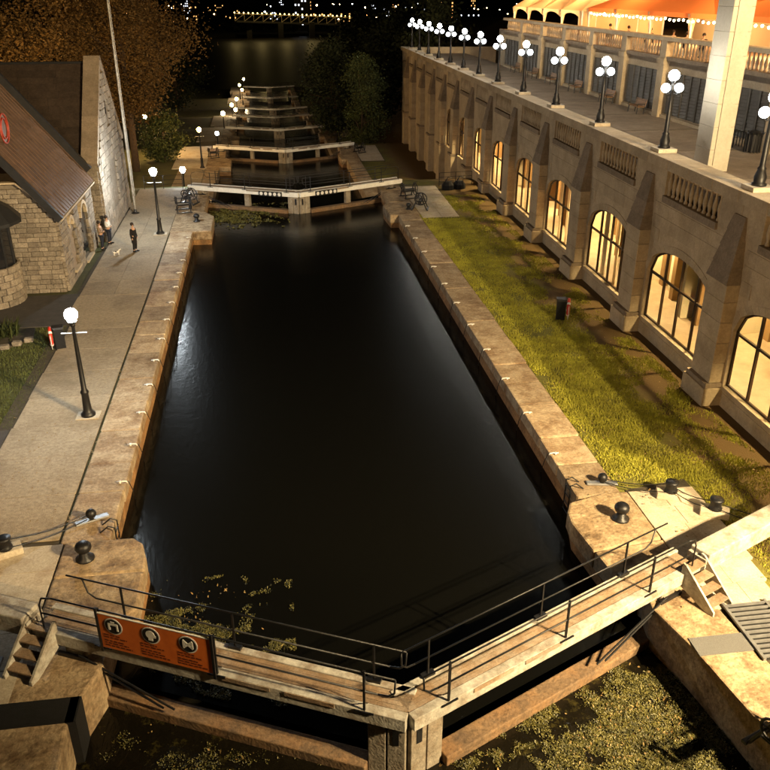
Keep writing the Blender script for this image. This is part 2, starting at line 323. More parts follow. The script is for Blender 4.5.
# projecting gate piers: each a few very large stones
def pier(name, polys, zt, zb):
    root = struct(MB().prism(polys[0], zb, zt - .62).obj(name, wall_stone))
    for p in polys[1:]: MB().prism(p, zt - .62, zt).obj('pier_stone', pier_stone, root, bevel=.07)
def inset(y0, y1, pts): return pts
pier('gate_pier_left', [[(-4.03, 17.1), (-4.03, 19.6), (-4.45, 20.5), (-6.4, 20.5), (-6.4, 16.9), (-4.6, 16.9)],
     [(-4.0, 17.4), (-4.0, 18.9), (-6.42, 18.9), (-6.42, 16.95), (-4.5, 16.95)], [(-4.0, 18.925), (-4.02, 19.5), (-4.2, 20.2), (-4.5, 20.52), (-6.42, 20.52), (-6.42, 18.925)]], .04, -5)
pier('gate_pier_right', [[(8.7, 16.7), (8.45, 19.4), (8.7, 20.4), (9.9, 20.8), (10.7, 20.8), (10.7, 16.7)],
     [(8.72, 16.65), (8.55, 18.0), (10.72, 18.3), (10.72, 16.65)], [(8.53, 18.03), (8.37, 19.4), (8.45, 20.0), (8.7, 20.5), (9.9, 20.85), (10.72, 20.85), (10.72, 18.33)]], .04, -5)
for k in range(1, 8):
    d = YG[k] - (66.0 if k == 1 else 64.5); z = ZG[k]
    sh = lambda P: [(x, y + d) for x, y in P]
    pier('gate_pier_left', [sh([(-3.95, 54.7), (-3.95, 58.5), (-4.7, 60), (-4.7, 67), (-6.6, 67), (-6.6, 54.7)]),
         sh([(-3.9, 54.62), (-3.9, 58.6), (-4.65, 60.05), (-6.62, 60.05), (-6.62, 54.62)]), sh([(-4.65, 60.08), (-4.65, 67.1), (-6.62, 67.1), (-6.62, 60.08)])], z + .04, z - 9)
    pier('gate_pier_right', [sh([(8.5, 57.2), (8.35, 60), (8.9, 61), (8.9, 67), (10.6, 67), (10.6, 57.2)]),
         sh([(8.45, 57.15), (8.3, 60), (8.85, 61), (10.6, 61), (10.6, 57.15)]), sh([(8.85, 61.03), (8.85, 67.1), (10.6, 67.1), (10.6, 61.03)])], z + .04, z - 9)

# paving: concrete walk on the left bank, pale slabs round the gates
walk = struct(MB().box(-10.3, -6.62, 20.6, 62.5, -.3, -.035).obj('pavement_left', joint_earth))
rnd = random.Random(11); y = 20.75
while y < 62:
    L = rnd.choice((2.35, 2.45, 2.4)); y2 = min(y + L, 62.4)
    xo = -9.75 if y < 39 else (-10.1)
    if y > 41:
        block('paving_slab', B_slab, walk, xo, -8.35, y + .008, y2 - .008, -.2, rnd.uniform(0, .008)); block('paving_slab', B_slab, walk, -8.335, -6.64, y + .008, y2 - .008, -.2, rnd.uniform(0, .008))
    else: block('paving_slab', B_slab, walk, xo + rnd.uniform(-.05, .05), -6.64, y + .008, y2 - .008, -.2, rnd.uniform(0, .008))
    y = y2
struct(MB().box(-30, -9.95, 38.4, 43.0, -.2, -.02).obj('side_path', asphalt))
struct(MB().box(-12.5, -9.85, 20.6, 27.9, -.2, -.02).obj('asphalt_strip', asphalt))
ap = struct(MB().box(-12.6, -6.44, 12.0, 20.55, -.3, -.035).obj('gate_apron_left', joint_earth))
for i, (a, b) in enumerate(((19.3, 20.5), (18.1, 19.28), (16.9, 18.08), (15.6, 16.88), (14.0, 15.58), (12.1, 13.98))):
    for j, (c_, d_) in enumerate(((-8.6, -6.46), (-10.6, -8.62), (-12.5, -10.62))): block('apron_slab', B_pale, ap, c_, d_, a, b, -.2, rnd.uniform(0, .01))
ap = struct(MB().prism([(10.74, 21.0), (12.9, 21.4), (12.95, 19.0), (12.35, 15.4), (12.9, 9), (11.2, 9), (10.74, 16.6)], -.3, -.035).obj('gate_apron_right', joint_earth))
for i in range(6):
    a = 20.85 - i * .93; xr = 12.9 - max(0, (18.2 - a)) * .14
    mid = 11.75 + .1 * (i % 2)
    for (c_, d_, nm) in ((10.76, mid, 'apron_slab'), (mid + .015, xr, 'apron_slab')):
        block(nm, B_pale, ap, c_, d_, a - .915, a, -.2, rnd.uniform(0, .012))
for k in range(1, 8):
    z = ZG[k]; d = YG[k] - (66.0 if k == 1 else 64.5)
    ap = struct(MB().prism([(10.62, 56.2 + d), (13.3, 55.9 + d), (13.6, 66.3 + d), (10.62, 67 + d)], z - .5, z - .03).obj('gate_apron_right', joint_earth))
    if k < 4:
        for i in range(7):
            a = 56.25 + d + i * 1.45
            block('apron_slab', B_pale, ap, 10.64, 12.0, a, a + 1.42, z - .25, z + rnd.uniform(.0, .01)); block('apron_slab', B_pale, ap, 12.02, 13.25 + i * .04, a, a + 1.42, z - .25, z + rnd.uniform(.0, .01))
    struct(MB().box(-10.2, -6.63, (62.4 if k == 1 else 54.5 + d), 68.5 + d, z - 3, z - .004).obj('pavement_left', pale_slab if k > 1 else slab_concrete))
    if k < 7: struct(MB().box(-9.4, -6.63, 68.5 + d, YG[k + 1] - 64.5 + 54.5, ZG[k + 1] - 1, ZG[k + 1] - .004).obj('pavement_left', slab_concrete))
# steel plate strips and bar grates across the quays
tag(MB().box(9.56, 11.12, 13.76, 14.36, .006, .03).obj('plate_strip', plate_grey), 'grey chequered steel strip lying across the stone quay beside the bar grate', 'steel plate')
m = MB().box(-8, -4.9, 13.82, 14.52, .006, .05); m.box(-5.09, -4.86, 13.82, 14.52, -1.3, .05)
tag(m.obj('rubber_mat', black_rubber), 'black rubber mat folded over the edge of the dark left quay', 'mat')
gr = empty('bar_grate', (10.98, 13.4, .02), 0, 'grey steel bar grate set in the stone quay by the wooden steps', 'grate')
for a_ in (0, 1.15, 2.6): MB().box(a_, a_ + .07, 0, 2.0, 0, .066).obj('side_rail', steel, gr)
for i in range(12): inst('grate_bar', (bm_ := MB().box(0, 2.6, -.03, .03, 0, .05).mesh('grate_bar', steel)) if i == 0 else bm_, gr, (.04, .1 + i * .163, .012))
MB().box(.02, 2.62, .02, 1.98, -.012, -.002).obj('black_pit_sheet', sign_black, gr)  # black sheet under the bars paints the dark of a hollow
gr2 = empty('bar_grate', (-9.2, 14.62, .02), 0, 'dark steel bar grate at the foot of the left wooden steps', 'grate')
for a_ in (0, 2.2): MB().box(a_, a_ + .07, 0, 1.4, 0, .066).obj('side_rail', steel, gr2)
for i in range(8): inst('grate_bar', bm_, gr2, (.04, .1 + i * .17, .012), (0, 0, 0), (.84, 1, 1))

# floating weed and leaves on the near pool: thousands of tiny leaf flakes
def flakes(name, m, areas, n, s0, s1, seed, thr, label):
    rn = random.Random(seed); mb = MB(); tries = 0
    while len(mb.f) < n and tries < n * 12:
        tries += 1; a = rn.choice(areas); x = rn.uniform(a[0], a[1]); y = rn.uniform(a[2], a[3]); z = a[4]
        if z < -1. and abs(x - 2.25) * .476 + 12.75 < y: continue
        if z > -1. and abs(x - 2.25) * .476 + 12.95 > y: continue
        bl = max(math.exp(-((x - q[0]) ** 2 + (y - q[1]) ** 2) / (q[2] ** 2)) for q in BLOBS)
        d = .95 * mnoise.fractal((x * 1.3 + seed, y * 1.3, 1), 1, 2, 5) + .3 * mnoise.noise((x * 4, y * 4, 2)) + bl - .42
        if d < thr + rn.uniform(-.22, .22): continue
        s = rn.uniform(s0, s1); an = rn.uniform(0, 6.3); t1 = rn.uniform(-.9, .9); t2 = rn.uniform(-1, 1)
        ca, sa = math.cos(an) * s, math.sin(an) * s; zz = z + .012 + rn.uniform(0, .03)
        mb.add([(x - ca, y - sa, zz - s * t1), (x + sa * .5, y - ca * .5, zz + s * t2 * .5), (x + ca, y + sa, zz + s * t1), (x - sa * .5, y + ca * .5, zz - s * t2 * .5)], [(0, 1, 2, 3)])
    o = stuff(mb.obj(name, m)); tag(o, label, 'water weed'); return o
BLOBS = [(8.0, 12.7, 2.1), (6.2, 11.2, 1.5), (8.8, 10.6, 1.7), (-2.6, 12.6, 1.0), (-.6, 11.1, .8), (1.6, 11.2, .7), (-3.0, 17.2, .75), (-2.6, 15.9, .5), (-2.5, 62, 2.2)]
AR = [(3.5, 9.9, 9.2, 16), (3.5, 9.9, 9.2, 16), (-4.95, 4.5, 9.2, 15.8)]; AR = [(*a, -1.25) for a in AR] + [(-4, 0, 14.5, 19.6, -.92)]
flakes('floating_weed', weed, AR, 90000, .008, .027, 1, .02, 'brown green mat of weed floating on the near pool')
flakes('floating_leaves', weed_pale, AR, 1500, .012, .05, 5, .2, 'pale yellow leaves drifting among the weed on the near pool')
flakes('floating_weed', weed, [(-4.6, 1.5, 58.5, 66.5, -.92)], 2500, .05, .12, 9, .05, 'weed gathered against the far lock gate')

# grass blades over both lawns near the locks
def blades(name, regions, n, seed, label, m=grass_blade):
    rn = random.Random(seed); mb = MB(); tot = sum((r[1] - r[0]) * (r[3] - r[2]) for r in regions)
    for r in regions:
        for _ in range(int(n * (r[1] - r[0]) * (r[3] - r[2]) / tot)):
            x = rn.uniform(r[0], r[1]); y = rn.uniform(r[2], r[3])
            if mnoise.fractal((x * .7, y * .45, 4), 1, 2, 3) + rn.uniform(-.25, .25) < -.42 + (.5 * sm((x - 13.0) / 1.8) if x > 0 else 0): continue  # blades thin out towards the wall, partly to darken the shaded strip
            z = (right_h if x > 0 else left_h)(x, y) - .01; h = rn.uniform(.04, .11); a = rn.uniform(0, 6.3); w_ = rn.uniform(.012, .03); lx, ly = rn.uniform(-.05, .05), rn.uniform(-.05, .05)
            mb.add([(x - w_ * math.cos(a), y - w_ * math.sin(a), z), (x + w_ * math.cos(a), y + w_ * math.sin(a), z), (x + lx, y + ly, z + h)], [(0, 1, 2)])
    o = stuff(mb.obj(name, m)); tag(o, label, 'grass')
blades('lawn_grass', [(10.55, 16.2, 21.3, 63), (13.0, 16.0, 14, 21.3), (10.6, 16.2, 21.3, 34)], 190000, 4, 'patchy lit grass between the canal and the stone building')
blades('lawn_grass', [(-16, -9.85, 28.0, 38.3)], 26000, 6, 'shade coloured grass beside the left walk below the cottage', shaded_blade)

rn = random.Random(41); fl = MB()
for _ in range(2600):
    x, y = (rn.uniform(-9.9, -5.3), rn.uniform(20.6, 60)) if rn.random() < .55 else (rn.uniform(9.2, 16), rn.uniform(14, 56))
    if mnoise.noise((x * .5, y * .5, 7)) + rn.uniform(-.3, .3) < .05: continue
    q = rn.uniform(.02, .055); an = rn.uniform(0, 6.3); ca, sa = math.cos(an) * q, math.sin(an) * q; z = .035 + (.05 if x > 10.6 and y > 21 else 0)
    fl.add([(x - ca, y - sa, z), (x + sa * .6, y - ca * .6, z + .012), (x + ca, y + sa, z + .006), (x - sa * .6, y + ca * .6, z + .01)], [(0, 1, 2, 3)])
tag(stuff(fl.obj('fallen_leaves', weed_pale)), 'small fallen autumn leaves strewn over the walks and lawn', 'leaves')

# ---------------------------------------------------------------- lock gates
ANG = math.atan2(.43, .903)
def build_leaf(s, sign=False):
    r = empty('lock_gate_leaf')
    def bx(mb, u0, u1, *a): return mb.box(min(s * u0, s * u1), max(s * u0, s * u1), *a)
    bx(MB(), 0.02, 9.3, 0, .24, .36, .70).obj('near_beam', white_paint, r, bevel=.015)
    bx(MB(), 0.02, 9.3, .74, .93, .36, .72).obj('far_beam', white_paint, r, bevel=.015)
    for i in range(4): bx(MB(), 0.05, 9.2, .25 + i * .122, .25 + i * .122 + .114, .62, .69).obj('walkway_plank', plank_wood, r)
    for u0 in (1.6, 3.1): bx(MB(), u0, u0 + 1.15, -.02, -.002, .58, .69).obj('kerb_board', plank_wood, r)
    for u0 in (.06, .5): bx(MB(), u0, u0 + .41, .16, .66, -2.2, .355).obj('mitre_post', grey_timber, r, bevel=.02)
    bx(MB(), 8.0, 8.55, .12, .8, -2.2, .355).obj('heel_post', grey_timber, r, bevel=.05)
    bx(MB(), .92, 8.0, -.02, .46, -1.6, -.98).obj('fender_beam', fender_wood, r, bevel=.03)
    bx(MB(), .2, .34, .145, .158, -.25, .2).obj('iron_strap', black_iron, r)
    # operating rods and collar near the heel
    MB().tube([(s * 8.1, .05, .15), (s * 5.6, -.02, -.75)], .03).tube([(s * 8.1, .05, .05), (s * 5.9, -.02, -.8)], .03).obj('brace_rod', black_iron, r)
    bx(MB(), 7.9, 8.7, .02, .1, -.12, .1).obj('collar', black_iron, r)
    bx(MB(), 9.42, 14.2, -.12, .48, .5, 1.03).obj('balance_beam', white_paint, r, bevel=.03)
    bx(MB(), 9.31, 9.42, -.1, .46, .5, .9).obj('beam_root', white_paint, r)
    # handrails
    z0, h1, h2 = .7, 1.75, 1.24
    pm = MB().bar((0, 0, z0), (0, 0, h1 + .05), .045, .045).tube([(0, .02, .9), (s * .0, .2, z0)], .014).mesh('rail_post', black_iron)
    pf = MB().bar((0, 0, z0), (0, 0, h1), .04, .04).box(-.16, .16, -.07, .07, z0, z0 + .09).mesh('rail_post', black_iron)
    for u0 in (.93, 4.38, 7.3): inst('rail_post', pm, r, (s * u0, .03, 0)); bx(MB(), u0 - .22, u0 + .22, -.03, .0, .66, .70).obj('post_foot', black_iron, r)
    for u0 in (.98, 4.35, 7.25): inst('rail_post', pf, r, (s * u0, .85, 0))
    def loop(v, u0, u1, closed):
        pts = [(.32, 1.32), (.26, 1.36), (.25, 1.62), (.3, 1.75)]
        a = [(s * .62, v, h2), (s * .4, v, h2 + .02), (s * .27, v, h2 + .14), (s * .25, v, h1 - .02)]
        t = MB().tube([(s * u1, v, h1)] + [(s * .25, v, h1)], .022)
        t.tube(a, .022)
        if closed: t.tube([(s * u1, v, h1), (s * (u1 + .28), v, h1 - .06), (s * (u1 + .38), v, h1 - .28), (s * (u1 + .38), v, z0)], .022); t.tube([(s * .62, v, h2), (s * (u1 + .38), v, h2)], .022)
        else: t.tube([(s * .62, v, h2), (s * (u1 - .75), v, h2), (s * (u1 - .55), v, h2 + .12), (s * (u1 - .45), v, h1)], .022)
        t.obj('handrail', black_iron, r, smooth=True)
    loop(.03, .25, 8.55, True); loop(.85, .25, 8.75, False)
    return r
def place_leaf(o, s, k): o.location = (2.25 + s * .08, YG[k] - 4.0, ZG[k]); o.rotation_euler = (0, 0, s * ANG)
ords = ['nearest', 'second', 'third', 'fourth', 'fifth', 'sixth', 'seventh', 'farthest']
proto = {s: build_leaf(s) for s in (-1, 1)}
for k in range(8):
    for s in (-1, 1):
        o = proto[s] if k == 0 else copy_tree(proto[s]); place_leaf(o, s, k)
        side = 'left' if s < 0 else 'right'
        lab = {0: {-1: 'weathered gate leaf that carries the orange sign, nearest pair', 1: 'white gate leaf with black handrails meeting the stone steps, nearest pair'}[s]}.get(k, 'white %s leaf of the %s lock gate counted from the near gate' % (side, ords[k]))
        tag(o, lab, 'lock gate', 'lock gate leaves across the canal')
        if k:
            for ch in list(o.children):
                if ch.name.startswith('fender'): ch.location.z = .33
                if ch.name.startswith(('near_beam', 'far_beam')): ch.material_slots[0].link = 'OBJECT'; ch.material_slots[0].material = fresh_white
                if ch.name.startswith(('balance', 'beam_root')) or (k > 2 and ch.name.startswith('fender')): bpy.data.objects.remove(ch)
            if k < 3: MB().box(min(s * 4.2, s * 4.6), max(s * 4.2, s * 4.6), .3, .62, -1.4, .355).obj('frame_post', grey_timber, o)
        if k == 1:
            b = MB(); b.box(min(s * 1.3, s * 3.2), max(s * 1.3, s * 3.2), -.06, -.01, .32, .68).obj('reflector_board', sign_black, o)
            cm = MB().lathe((0, 0, 0), [(.001, 0), (.13, 0), (.13, .02), (.001, .02)], 10, Matrix.Rotation(R(90), 3, 'X')).mesh('reflector', weed_pale if False else bpy.data.materials['white_rope'])
            for i in range(5): inst('reflector', cm, o, (s * (1.5 + i * .37), -.06, .5))
# orange safety sign hung on the near rail of the left leaf
sg = empty('safety_sign', (0, 0, 0), 0, 'orange safety sign with three round pictograms hung on the gate handrail', 'sign')
sg.location = (2.17, 12.2, 0); sg.rotation_euler = (0, 0, -ANG)
MB().box(-7.26, -4.42, -.045, -.025, .74, 1.72).obj('panel', sign_orange, sg)
f = MB().box(-7.3, -4.38, -.05, -.02, 1.72, 1.745); f.obj('top_edge', sign_white, sg)
for u in (-7.3, -4.4): MB().box(u - .03, u + .03, -.06, -.015, .6, 1.86).obj('sign_post', black_iron, sg)
RX = Matrix.Rotation(R(90), 3, 'X')
for i, u in enumerate((-6.88, -5.92, -4.98)):
    d = MB().lathe((u, -.047, 1.44), [(.001, 0), (.235, 0), (.235, .006), (.001, .006)], 24, RX).obj('pictogram', sign_white, sg)
    MB().lathe((u, -.0545, 1.44), [(.001, 0), (.205, 0), (.205, .004), (.001, .004)], 24, RX).obj('pictogram_disc', sign_black, d)
    y0, y1 = -.066, -.0595; fm = MB()
    if i == 0:
        fm.box(u - .13, u + .13, y0, y1, 1.47, 1.53); fm.box(u - .13, u - .08, y0, y1, 1.33, 1.47); fm.box(u + .08, u + .13, y0, y1, 1.33, 1.47); fm.box(u - .05, u + .05, y0, y1, 1.555, 1.585)
    elif i == 1:
        fm.lathe((u, y1, 1.47), [(.001, 0), (.115, 0), (.115, .006), (.001, .006)], 16, RX); fm.box(u - .06, u + .06, y0, y1, 1.3, 1.36); fm.box(u + .09, u + .14, y0, y1, 1.4, 1.46)
    else:
        fm.bar((u - .12, -.063, 1.34), (u + .12, -.063, 1.55), .006, .05); fm.bar((u + .12, -.063, 1.34), (u - .12, -.063, 1.55), .006, .05); fm.box(u - .13, u - .07, y0, y1, 1.36, 1.52); fm.box(u + .07, u + .13, y0, y1, 1.36, 1.52)
    fm.obj('figure', sign_white, d)
    tx = MB(); rn = random.Random(20 + i)
    for j, zz in enumerate((1.13, 1.06, .96, .89, .82)):
        x = u - .3
        end = u + (.12, .3, .2, .32, .42)[j]
        while x < end:
            wd = rn.uniform(.05, .14); tx.box(x, min(x + wd, end), -.049, -.046, zz, zz + .036); x += wd + .035
    stuff(tx.obj('small_print', sign_text, sg))
# wooden steps up to each balance beam
def steps(s, k, label):
    r = empty('wooden_steps', (2.25 + s * .08, YG[k] - 4, ZG[k]), s * ANG, label, 'steps', 'wooden steps at the lock gate')
    for u0 in (8.62, 9.36):
        st = MB(); P = [(.1, .3), (.1, 1.0), (0, .98), (-1.0, .12), (-1.0, .0), (-.75, .0)]
        x0, x1 = sorted((s * u0, s * (u0 + .06))); n = len(P)
        st.add([(x0, a, b) for a, b in P] + [(x1, a, b) for a, b in P], [tuple(range(n)), tuple(range(2 * n - 1, n - 1, -1))] + [(i, n + i, n + (i + 1) % n, (i + 1) % n) for i in range(n)]); st.obj('stringer', white_paint, r)
    for i in range(4):
        v = -.9 + i * .26; z = .18 + i * .2
        MB().box(min(s * 8.68, s * 9.36), max(s * 8.68, s * 9.36), v, v + .27, z, z + .04).obj('tread', plank_wood, r)
steps(1, 0, 'open wooden steps brightly lit beside the white balance beam on the right quay'); steps(-1, 0, 'grey open wooden steps in shade beside the left balance beam')

# ---------------------------------------------------------------- bollards, ropes, hooks, ladders
def bollard(x, y, sc_, label, z=.04):
    r = empty('mooring_bollard', (x, y, z), 0, label, 'bollard', 'iron bollards on the lock piers')
    MB().lathe((0, 0, 0), [(.26 * sc_, 0), (.26 * sc_, .05 * sc_), (.15 * sc_, .09 * sc_), (.13 * sc_, .28 * sc_)], 16).obj('stem', black_iron, r, smooth=True)
    MB().ball((0, 0, .4 * sc_), .23 * sc_, 16, 9, .8).obj('head', black_iron, r, smooth=True)
bollard(-5.7, 19.66, 1, 'black mushroom bollard on the left pier above the sign'); bollard(9.9, 19.4, 1, 'black mushroom bollard on the bright right pier')
bollard(-5.0, 57.2, .95, 'black bollard at the far left pier'); bollard(10.0, 58.6, .8, 'black bollard by the far right winches')
def snub(x, y, rz, label):
    r = empty('rope_snub', (x, y, .0), rz, label, 'cleat')
    MB().box(-.5, .5, -.11, .11, .002, .07).obj('base_plate', steel, r, bevel=.02); MB().ball((.0, 0, .25), .16, 12, 8).lathe((0, 0, .07), [(.07, 0), (.07, .12)], 8).obj('knob', black_iron, r, smooth=True)
snub(-5.85, 21.6, R(25), 'small iron knob on a pale plate at the left coping end'); snub(10.1, 21.4, R(-10), 'small iron knob on a pale plate at the right coping end')
def capstan(x, y, rz, label):
    r = empty('capstan_block', (x, y, 0), rz, label, 'capstan', 'black capstans on pale stone blocks')
    MB().box(-.42, .42, -.24, .24, .0, .2).obj('stone_block', pale_slab, r, bevel=.02)
    MB().lathe((0, 0, .2), [(.2, 0), (.2, .06), (.17, .1), (.17, .27), (.2, .3), (.2, .36), (.05, .37)], 16).obj('drum', black_iron, r, smooth=True)
capstan(11.95, 20.4, R(-20), 'capstan on a pale block nearer the canal by the lit lawn'); capstan(12.85, 19.3, R(-28), 'capstan on a pale block at the lawn shadow near the beam'); capstan(-7.95, 20.25, R(25), 'capstan on a pale block at the left edge of the picture')
def rope(pts, label, r=.016):
    pts = [Vector(p) for p in pts]; out = []
    for a, b in zip(pts, pts[1:]):
        for i in range(6): t = i / 6; p = a.lerp(b, t); p.z = max(.03, p.z - .12 * math.sin(math.pi * t)); out.append(p)
    out.append(pts[-1]); tag(MB().tube(out, r, 5).obj('cable', black_iron, smooth=True), label, 'cable')
rope([(10.1, 21.45, .2), (11.95, 20.6, .35), (12.85, 19.5, .35), (15.2, 18.2, .1)], 'black cable running from the right knob past both capstans, upper of two')
rope([(10.1, 21.3, .15), (11.95, 20.2, .3), (12.85, 19.1, .3), (15.2, 17.6, .1)], 'black cable running from the right knob past both capstans, lower of two')
rope([(-5.95, 21.6, .2), (-7.9, 20.45, .35), (-10, 19.6, .1)], 'dark cable from the left knob to the left capstan, upper one'); rope([(-5.95, 21.5, .12), (-7.9, 20.1, .3), (-10, 19.2, .1)], 'dark cable from the left knob to the left capstan, lower one')
hm = MB().tube([(-.2, 0, .05), (.05, 0, .07), (.2, 0, .06), (.24, 0, -.03)], .032, 6).box(-.1, -.02, -.07, .07, .0, .09).mesh('hook_bar', white_plain, True)
cm = MB().tube([(.22, 0, .04), (.3, .12, -.4), (.26, .35, -.8), (.25, .5, -1.05)], .014, 5).mesh('chain', black_iron)
hooks = [(XL + .0, 23.6 + i * 2.45, -1) for i in range(13)] + [(XR, 23.4 + i * 3.05, 1) for i in range(11)]
for i, (x, y, s) in enumerate(hooks):
    r = empty('chain_hook', (x - .12 if s < 0 else x + .12, y, .03), 0 if s < 0 else math.pi)
    tag(r, 'white iron chain hook on the %s coping, %s from the near gate' % ('left' if s < 0 else 'right', ordw((i if s < 0 else i - 13) + 1)), 'hook', 'white hooks along the lock coping')
    inst('hook_bar', hm, r, (0, 0, 0), (0, 0, 0), (.75, .75, .75)); inst('chain', cm, r, (0, 0, 0), (0, 0, 0), (1, 1 if s < 0 else -1, 1))
def ladder(x, y, s, label):
    r = empty('wall_ladder', (x, y, 0), 0, label, 'ladder')
    for d in (-.2, .2): MB().tube([(s * -.35, d, .02), (s * -.1, d, .22), (s * .08, d, .15), (s * .1, d, -1.5)], .022).obj('rail', black_iron, r)
    rm = MB().tube([(s * .1, -.2, 0), (s * .1, .2, 0)], .018).mesh('rung', black_iron)
    for i in range(5): inst('rung', rm, r, (0, 0, .0 - i * .3))
ladder(XL, 21.1, 1, 'black iron ladder over the edge of the left lock wall'); ladder(XR, 21.4, -1, 'black iron ladder over the edge of the right lock wall')

# ---------------------------------------------------------------- crab winches
def wheel_mesh(r_, n=20, sp=6):
    t = MB(); t.tube([(0, r_ * math.cos(2 * math.pi * i / n), r_ * math.sin(2 * math.pi * i / n)) for i in range(n + 1)], .035, 6, False)
    for i in range(sp): a = math.pi * i / sp * 2; t.tube([(0, 0, 0), (0, r_ * math.cos(a), r_ * math.sin(a))], .02, 5)
    return t.mesh('gear_wheel', black_iron, True)
wm, wm2 = wheel_mesh(.45), wheel_mesh(.26, 16, 4)
am = MB().tube([(0, -.5, 0), (0, -.08, 1.0), (0, .08, 1.0), (0, .5, 0)], .045, 6).tube([(0, -.33, .4), (0, .33, .4)], .035).mesh('side_frame', black_iron)
dm = MB().tube([(-.42, 0, .55), (.42, 0, .55)], .13, 12).mesh('drum', black_iron); xm = MB().tube([(-.62, .0, .9), (.62, .0, .9)], .03, 6).tube([(.62, 0, .9), (.62, .3, .98), (.85, .3, .98)], .022).tube([(-.62, 0, .9), (-.62, -.3, .82), (-.85, -.3, .82)], .022).mesh('crank', black_iron)
bs = MB().box(-.55, .55, -.62, -.5, 0, .07).box(-.55, .55, .5, .62, 0, .07).mesh('base_rail', black_iron)
def winch(x, y, z, rz, label):
    r = empty('crab_winch', (x, y, z), rz, label, 'winch', 'black iron crab winches beside the gates')
    inst('base_rail', bs, r, (0, 0, 0))
    for d in (-.45, .45): inst('side_frame', am, r, (d, 0, .06))
    inst('drum', dm, r, (0, 0, 0)); inst('crank', xm, r, (0, 0, .06)); inst('gear_wheel', wm, r, (.53, 0, .6)); inst('gear_wheel', wm2, r, (-.53, .05, .85)); return r
winch(10.65, 62.4, .04, R(15), 'black crab winch at the second gate, farther one on the right pier'); winch(10.85, 58.6, .04, R(75), 'black crab winch at the second gate, nearer one on the right pier')
winch(-6.1, 60.2, .04, R(10), 'black crab winch on the left bank beside the far lamp, nearer one'); winch(-5.9, 62.6, .04, R(70), 'black crab winch on the left bank beside the far lamp, farther one')
winch(9.95, 10.9, .02, R(20), 'black crab winch cut by the bottom right corner of the picture')
winch(11.0, 99.5, -2.96, R(30), 'black crab winch at the third gate on the right'); winch(-6.0, 98.5, -2.96, R(20), 'black crab winch at the third gate on the left')
winch(11.0, 136, -5.96, R(60), 'black crab winch at the fourth gate on the right')

# ---------------------------------------------------------------- life ring stands
def life_ring(x, y, rz, label):
    r = empty('life_ring_stand', (x, y, -.05), rz, label, 'life ring', 'life ring stands on the lawns')
    MB().box(-.22, .22, -.19, .19, .0, 1.0).obj('cabinet', black_iron, r, bevel=.03); MB().box(-.25, .25, -.22, .22, 1.0, 1.06).obj('lid', black_iron, r, bevel=.02)
    n = 24; MB().tube([(.34, .38 * math.cos(2 * math.pi * i / n), .62 + .38 * math.sin(2 * math.pi * i / n)) for i in range(n + 1)], .075, 8, False).obj('ring', life_red, r, smooth=True)
    for i in range(4):
        a = math.pi / 4 + i * math.pi / 2; MB().tube([(.34, .38 * math.cos(a - .13), .62 + .38 * math.sin(a - .13)), (.34, .38 * math.cos(a), .62 + .38 * math.sin(a)), (.34, .38 * math.cos(a + .13), .62 + .38 * math.sin(a + .13))], .081, 8).obj('band', white_plain, r)
    MB().tube([(.36, .47 * math.cos(2 * math.pi * i / 16), .6 + .5 * math.sin(2 * math.pi * i / 16) - .06) for i in range(17)], .018, 5, False).obj('rope', white_plain, r)
    MB().box(.2, .36, -.05, .05, .82, .9).obj('hook', black_iron, r)
life_ring(13.7, 36.0, R(-20), 'black stand with a red life ring on the lawn by the stone building'); life_ring(-9.6, 35.6, R(195), 'dark stand with an orange red life ring behind the near left lamp')

# ---------------------------------------------------------------- lamps
def left_lamp(x, y, z, col, power, globe, label, H=4.1, detail=True, gr_=.235):
    r = empty('street_lamp', (x, y, z), 0, label, 'street lamp', 'single globe lamps along the left bank')
    if detail: MB().box(-.42, .42, -.32, .32, .004, .05).obj('footing', pale_slab, r, bevel=.01)
    MB().lathe((0, 0, .03), [(.27, 0), (.27, .1), (.2, .16), (.16, .25), (.13, .9), (.155, .95), (.155, 1.0), (.1, 1.08), (.085, 2.2), (.06, H - .55), (.09, H - .5), (.09, H - .4)], 14).obj('post', black_iron, r, smooth=True)
    if detail: MB().tube([(-.45, 0, H - .75), (.45, 0, H - .75)], .025, 6).obj('ladder_bar', steel, r)
    MB().lathe((0, 0, H - .42), [(.07, 0), (.13, .06), (.17, .13)], 12).obj('fitter', black_iron, r)
    MB().ball((0, 0, H - .05), gr_, 16, 10).obj('globe', globe, r, smooth=True)
    point('lamp_light', (0, 0, H - .05), power, col, gr_ * 1.02, r)
WHITE = (.86, .95, 1.0); WARM = (1, .6, .22); KEY = (1, .72, .38)
left_lamp(-7.18, 28.6, 0, WHITE, 1500, globe_white, 'nearest black street lamp with a glaring white globe on the left walk')
left_lamp(-7.15, 54.3, 0, WHITE, 1900, globe_white, 'white globe street lamp beside the standing person near the far pier')
left_lamp(-6.9, 70.5, -3, WHITE, 700, globe_white, 'white globe street lamp just beyond the second gate on the left', detail=False)
left_lamp(-6.9, 92.3, -3, WARM, 700, globe_warm, 'amber globe street lamp standing by the third gate'); left_lamp(-6.0, 109.5, -6, WHITE, 320, globe_white, 'white globe street lamp right beside the amber one', detail=False)
for i, (x, y, z) in enumerate([(-7, 152, -9), (-5.7, 181, -12), (-6.7, 189, -12), (-5.9, 199.6, -12), (-5.6, 248, -15), (-6.6, 261.5, -15), (-5.6, 279, -15)]):
    left_lamp(x, y, z, (1, .74, .42), 1300, globe_warm, 'warm globe street lamp down the far locks, %s of the receding row' % ords[i], detail=False, gr_=.36)
left_lamp(-19, 74, -3, WARM, 5000, globe_warm, 'amber lamp among the big trees behind the stone house', H=5, detail=False)
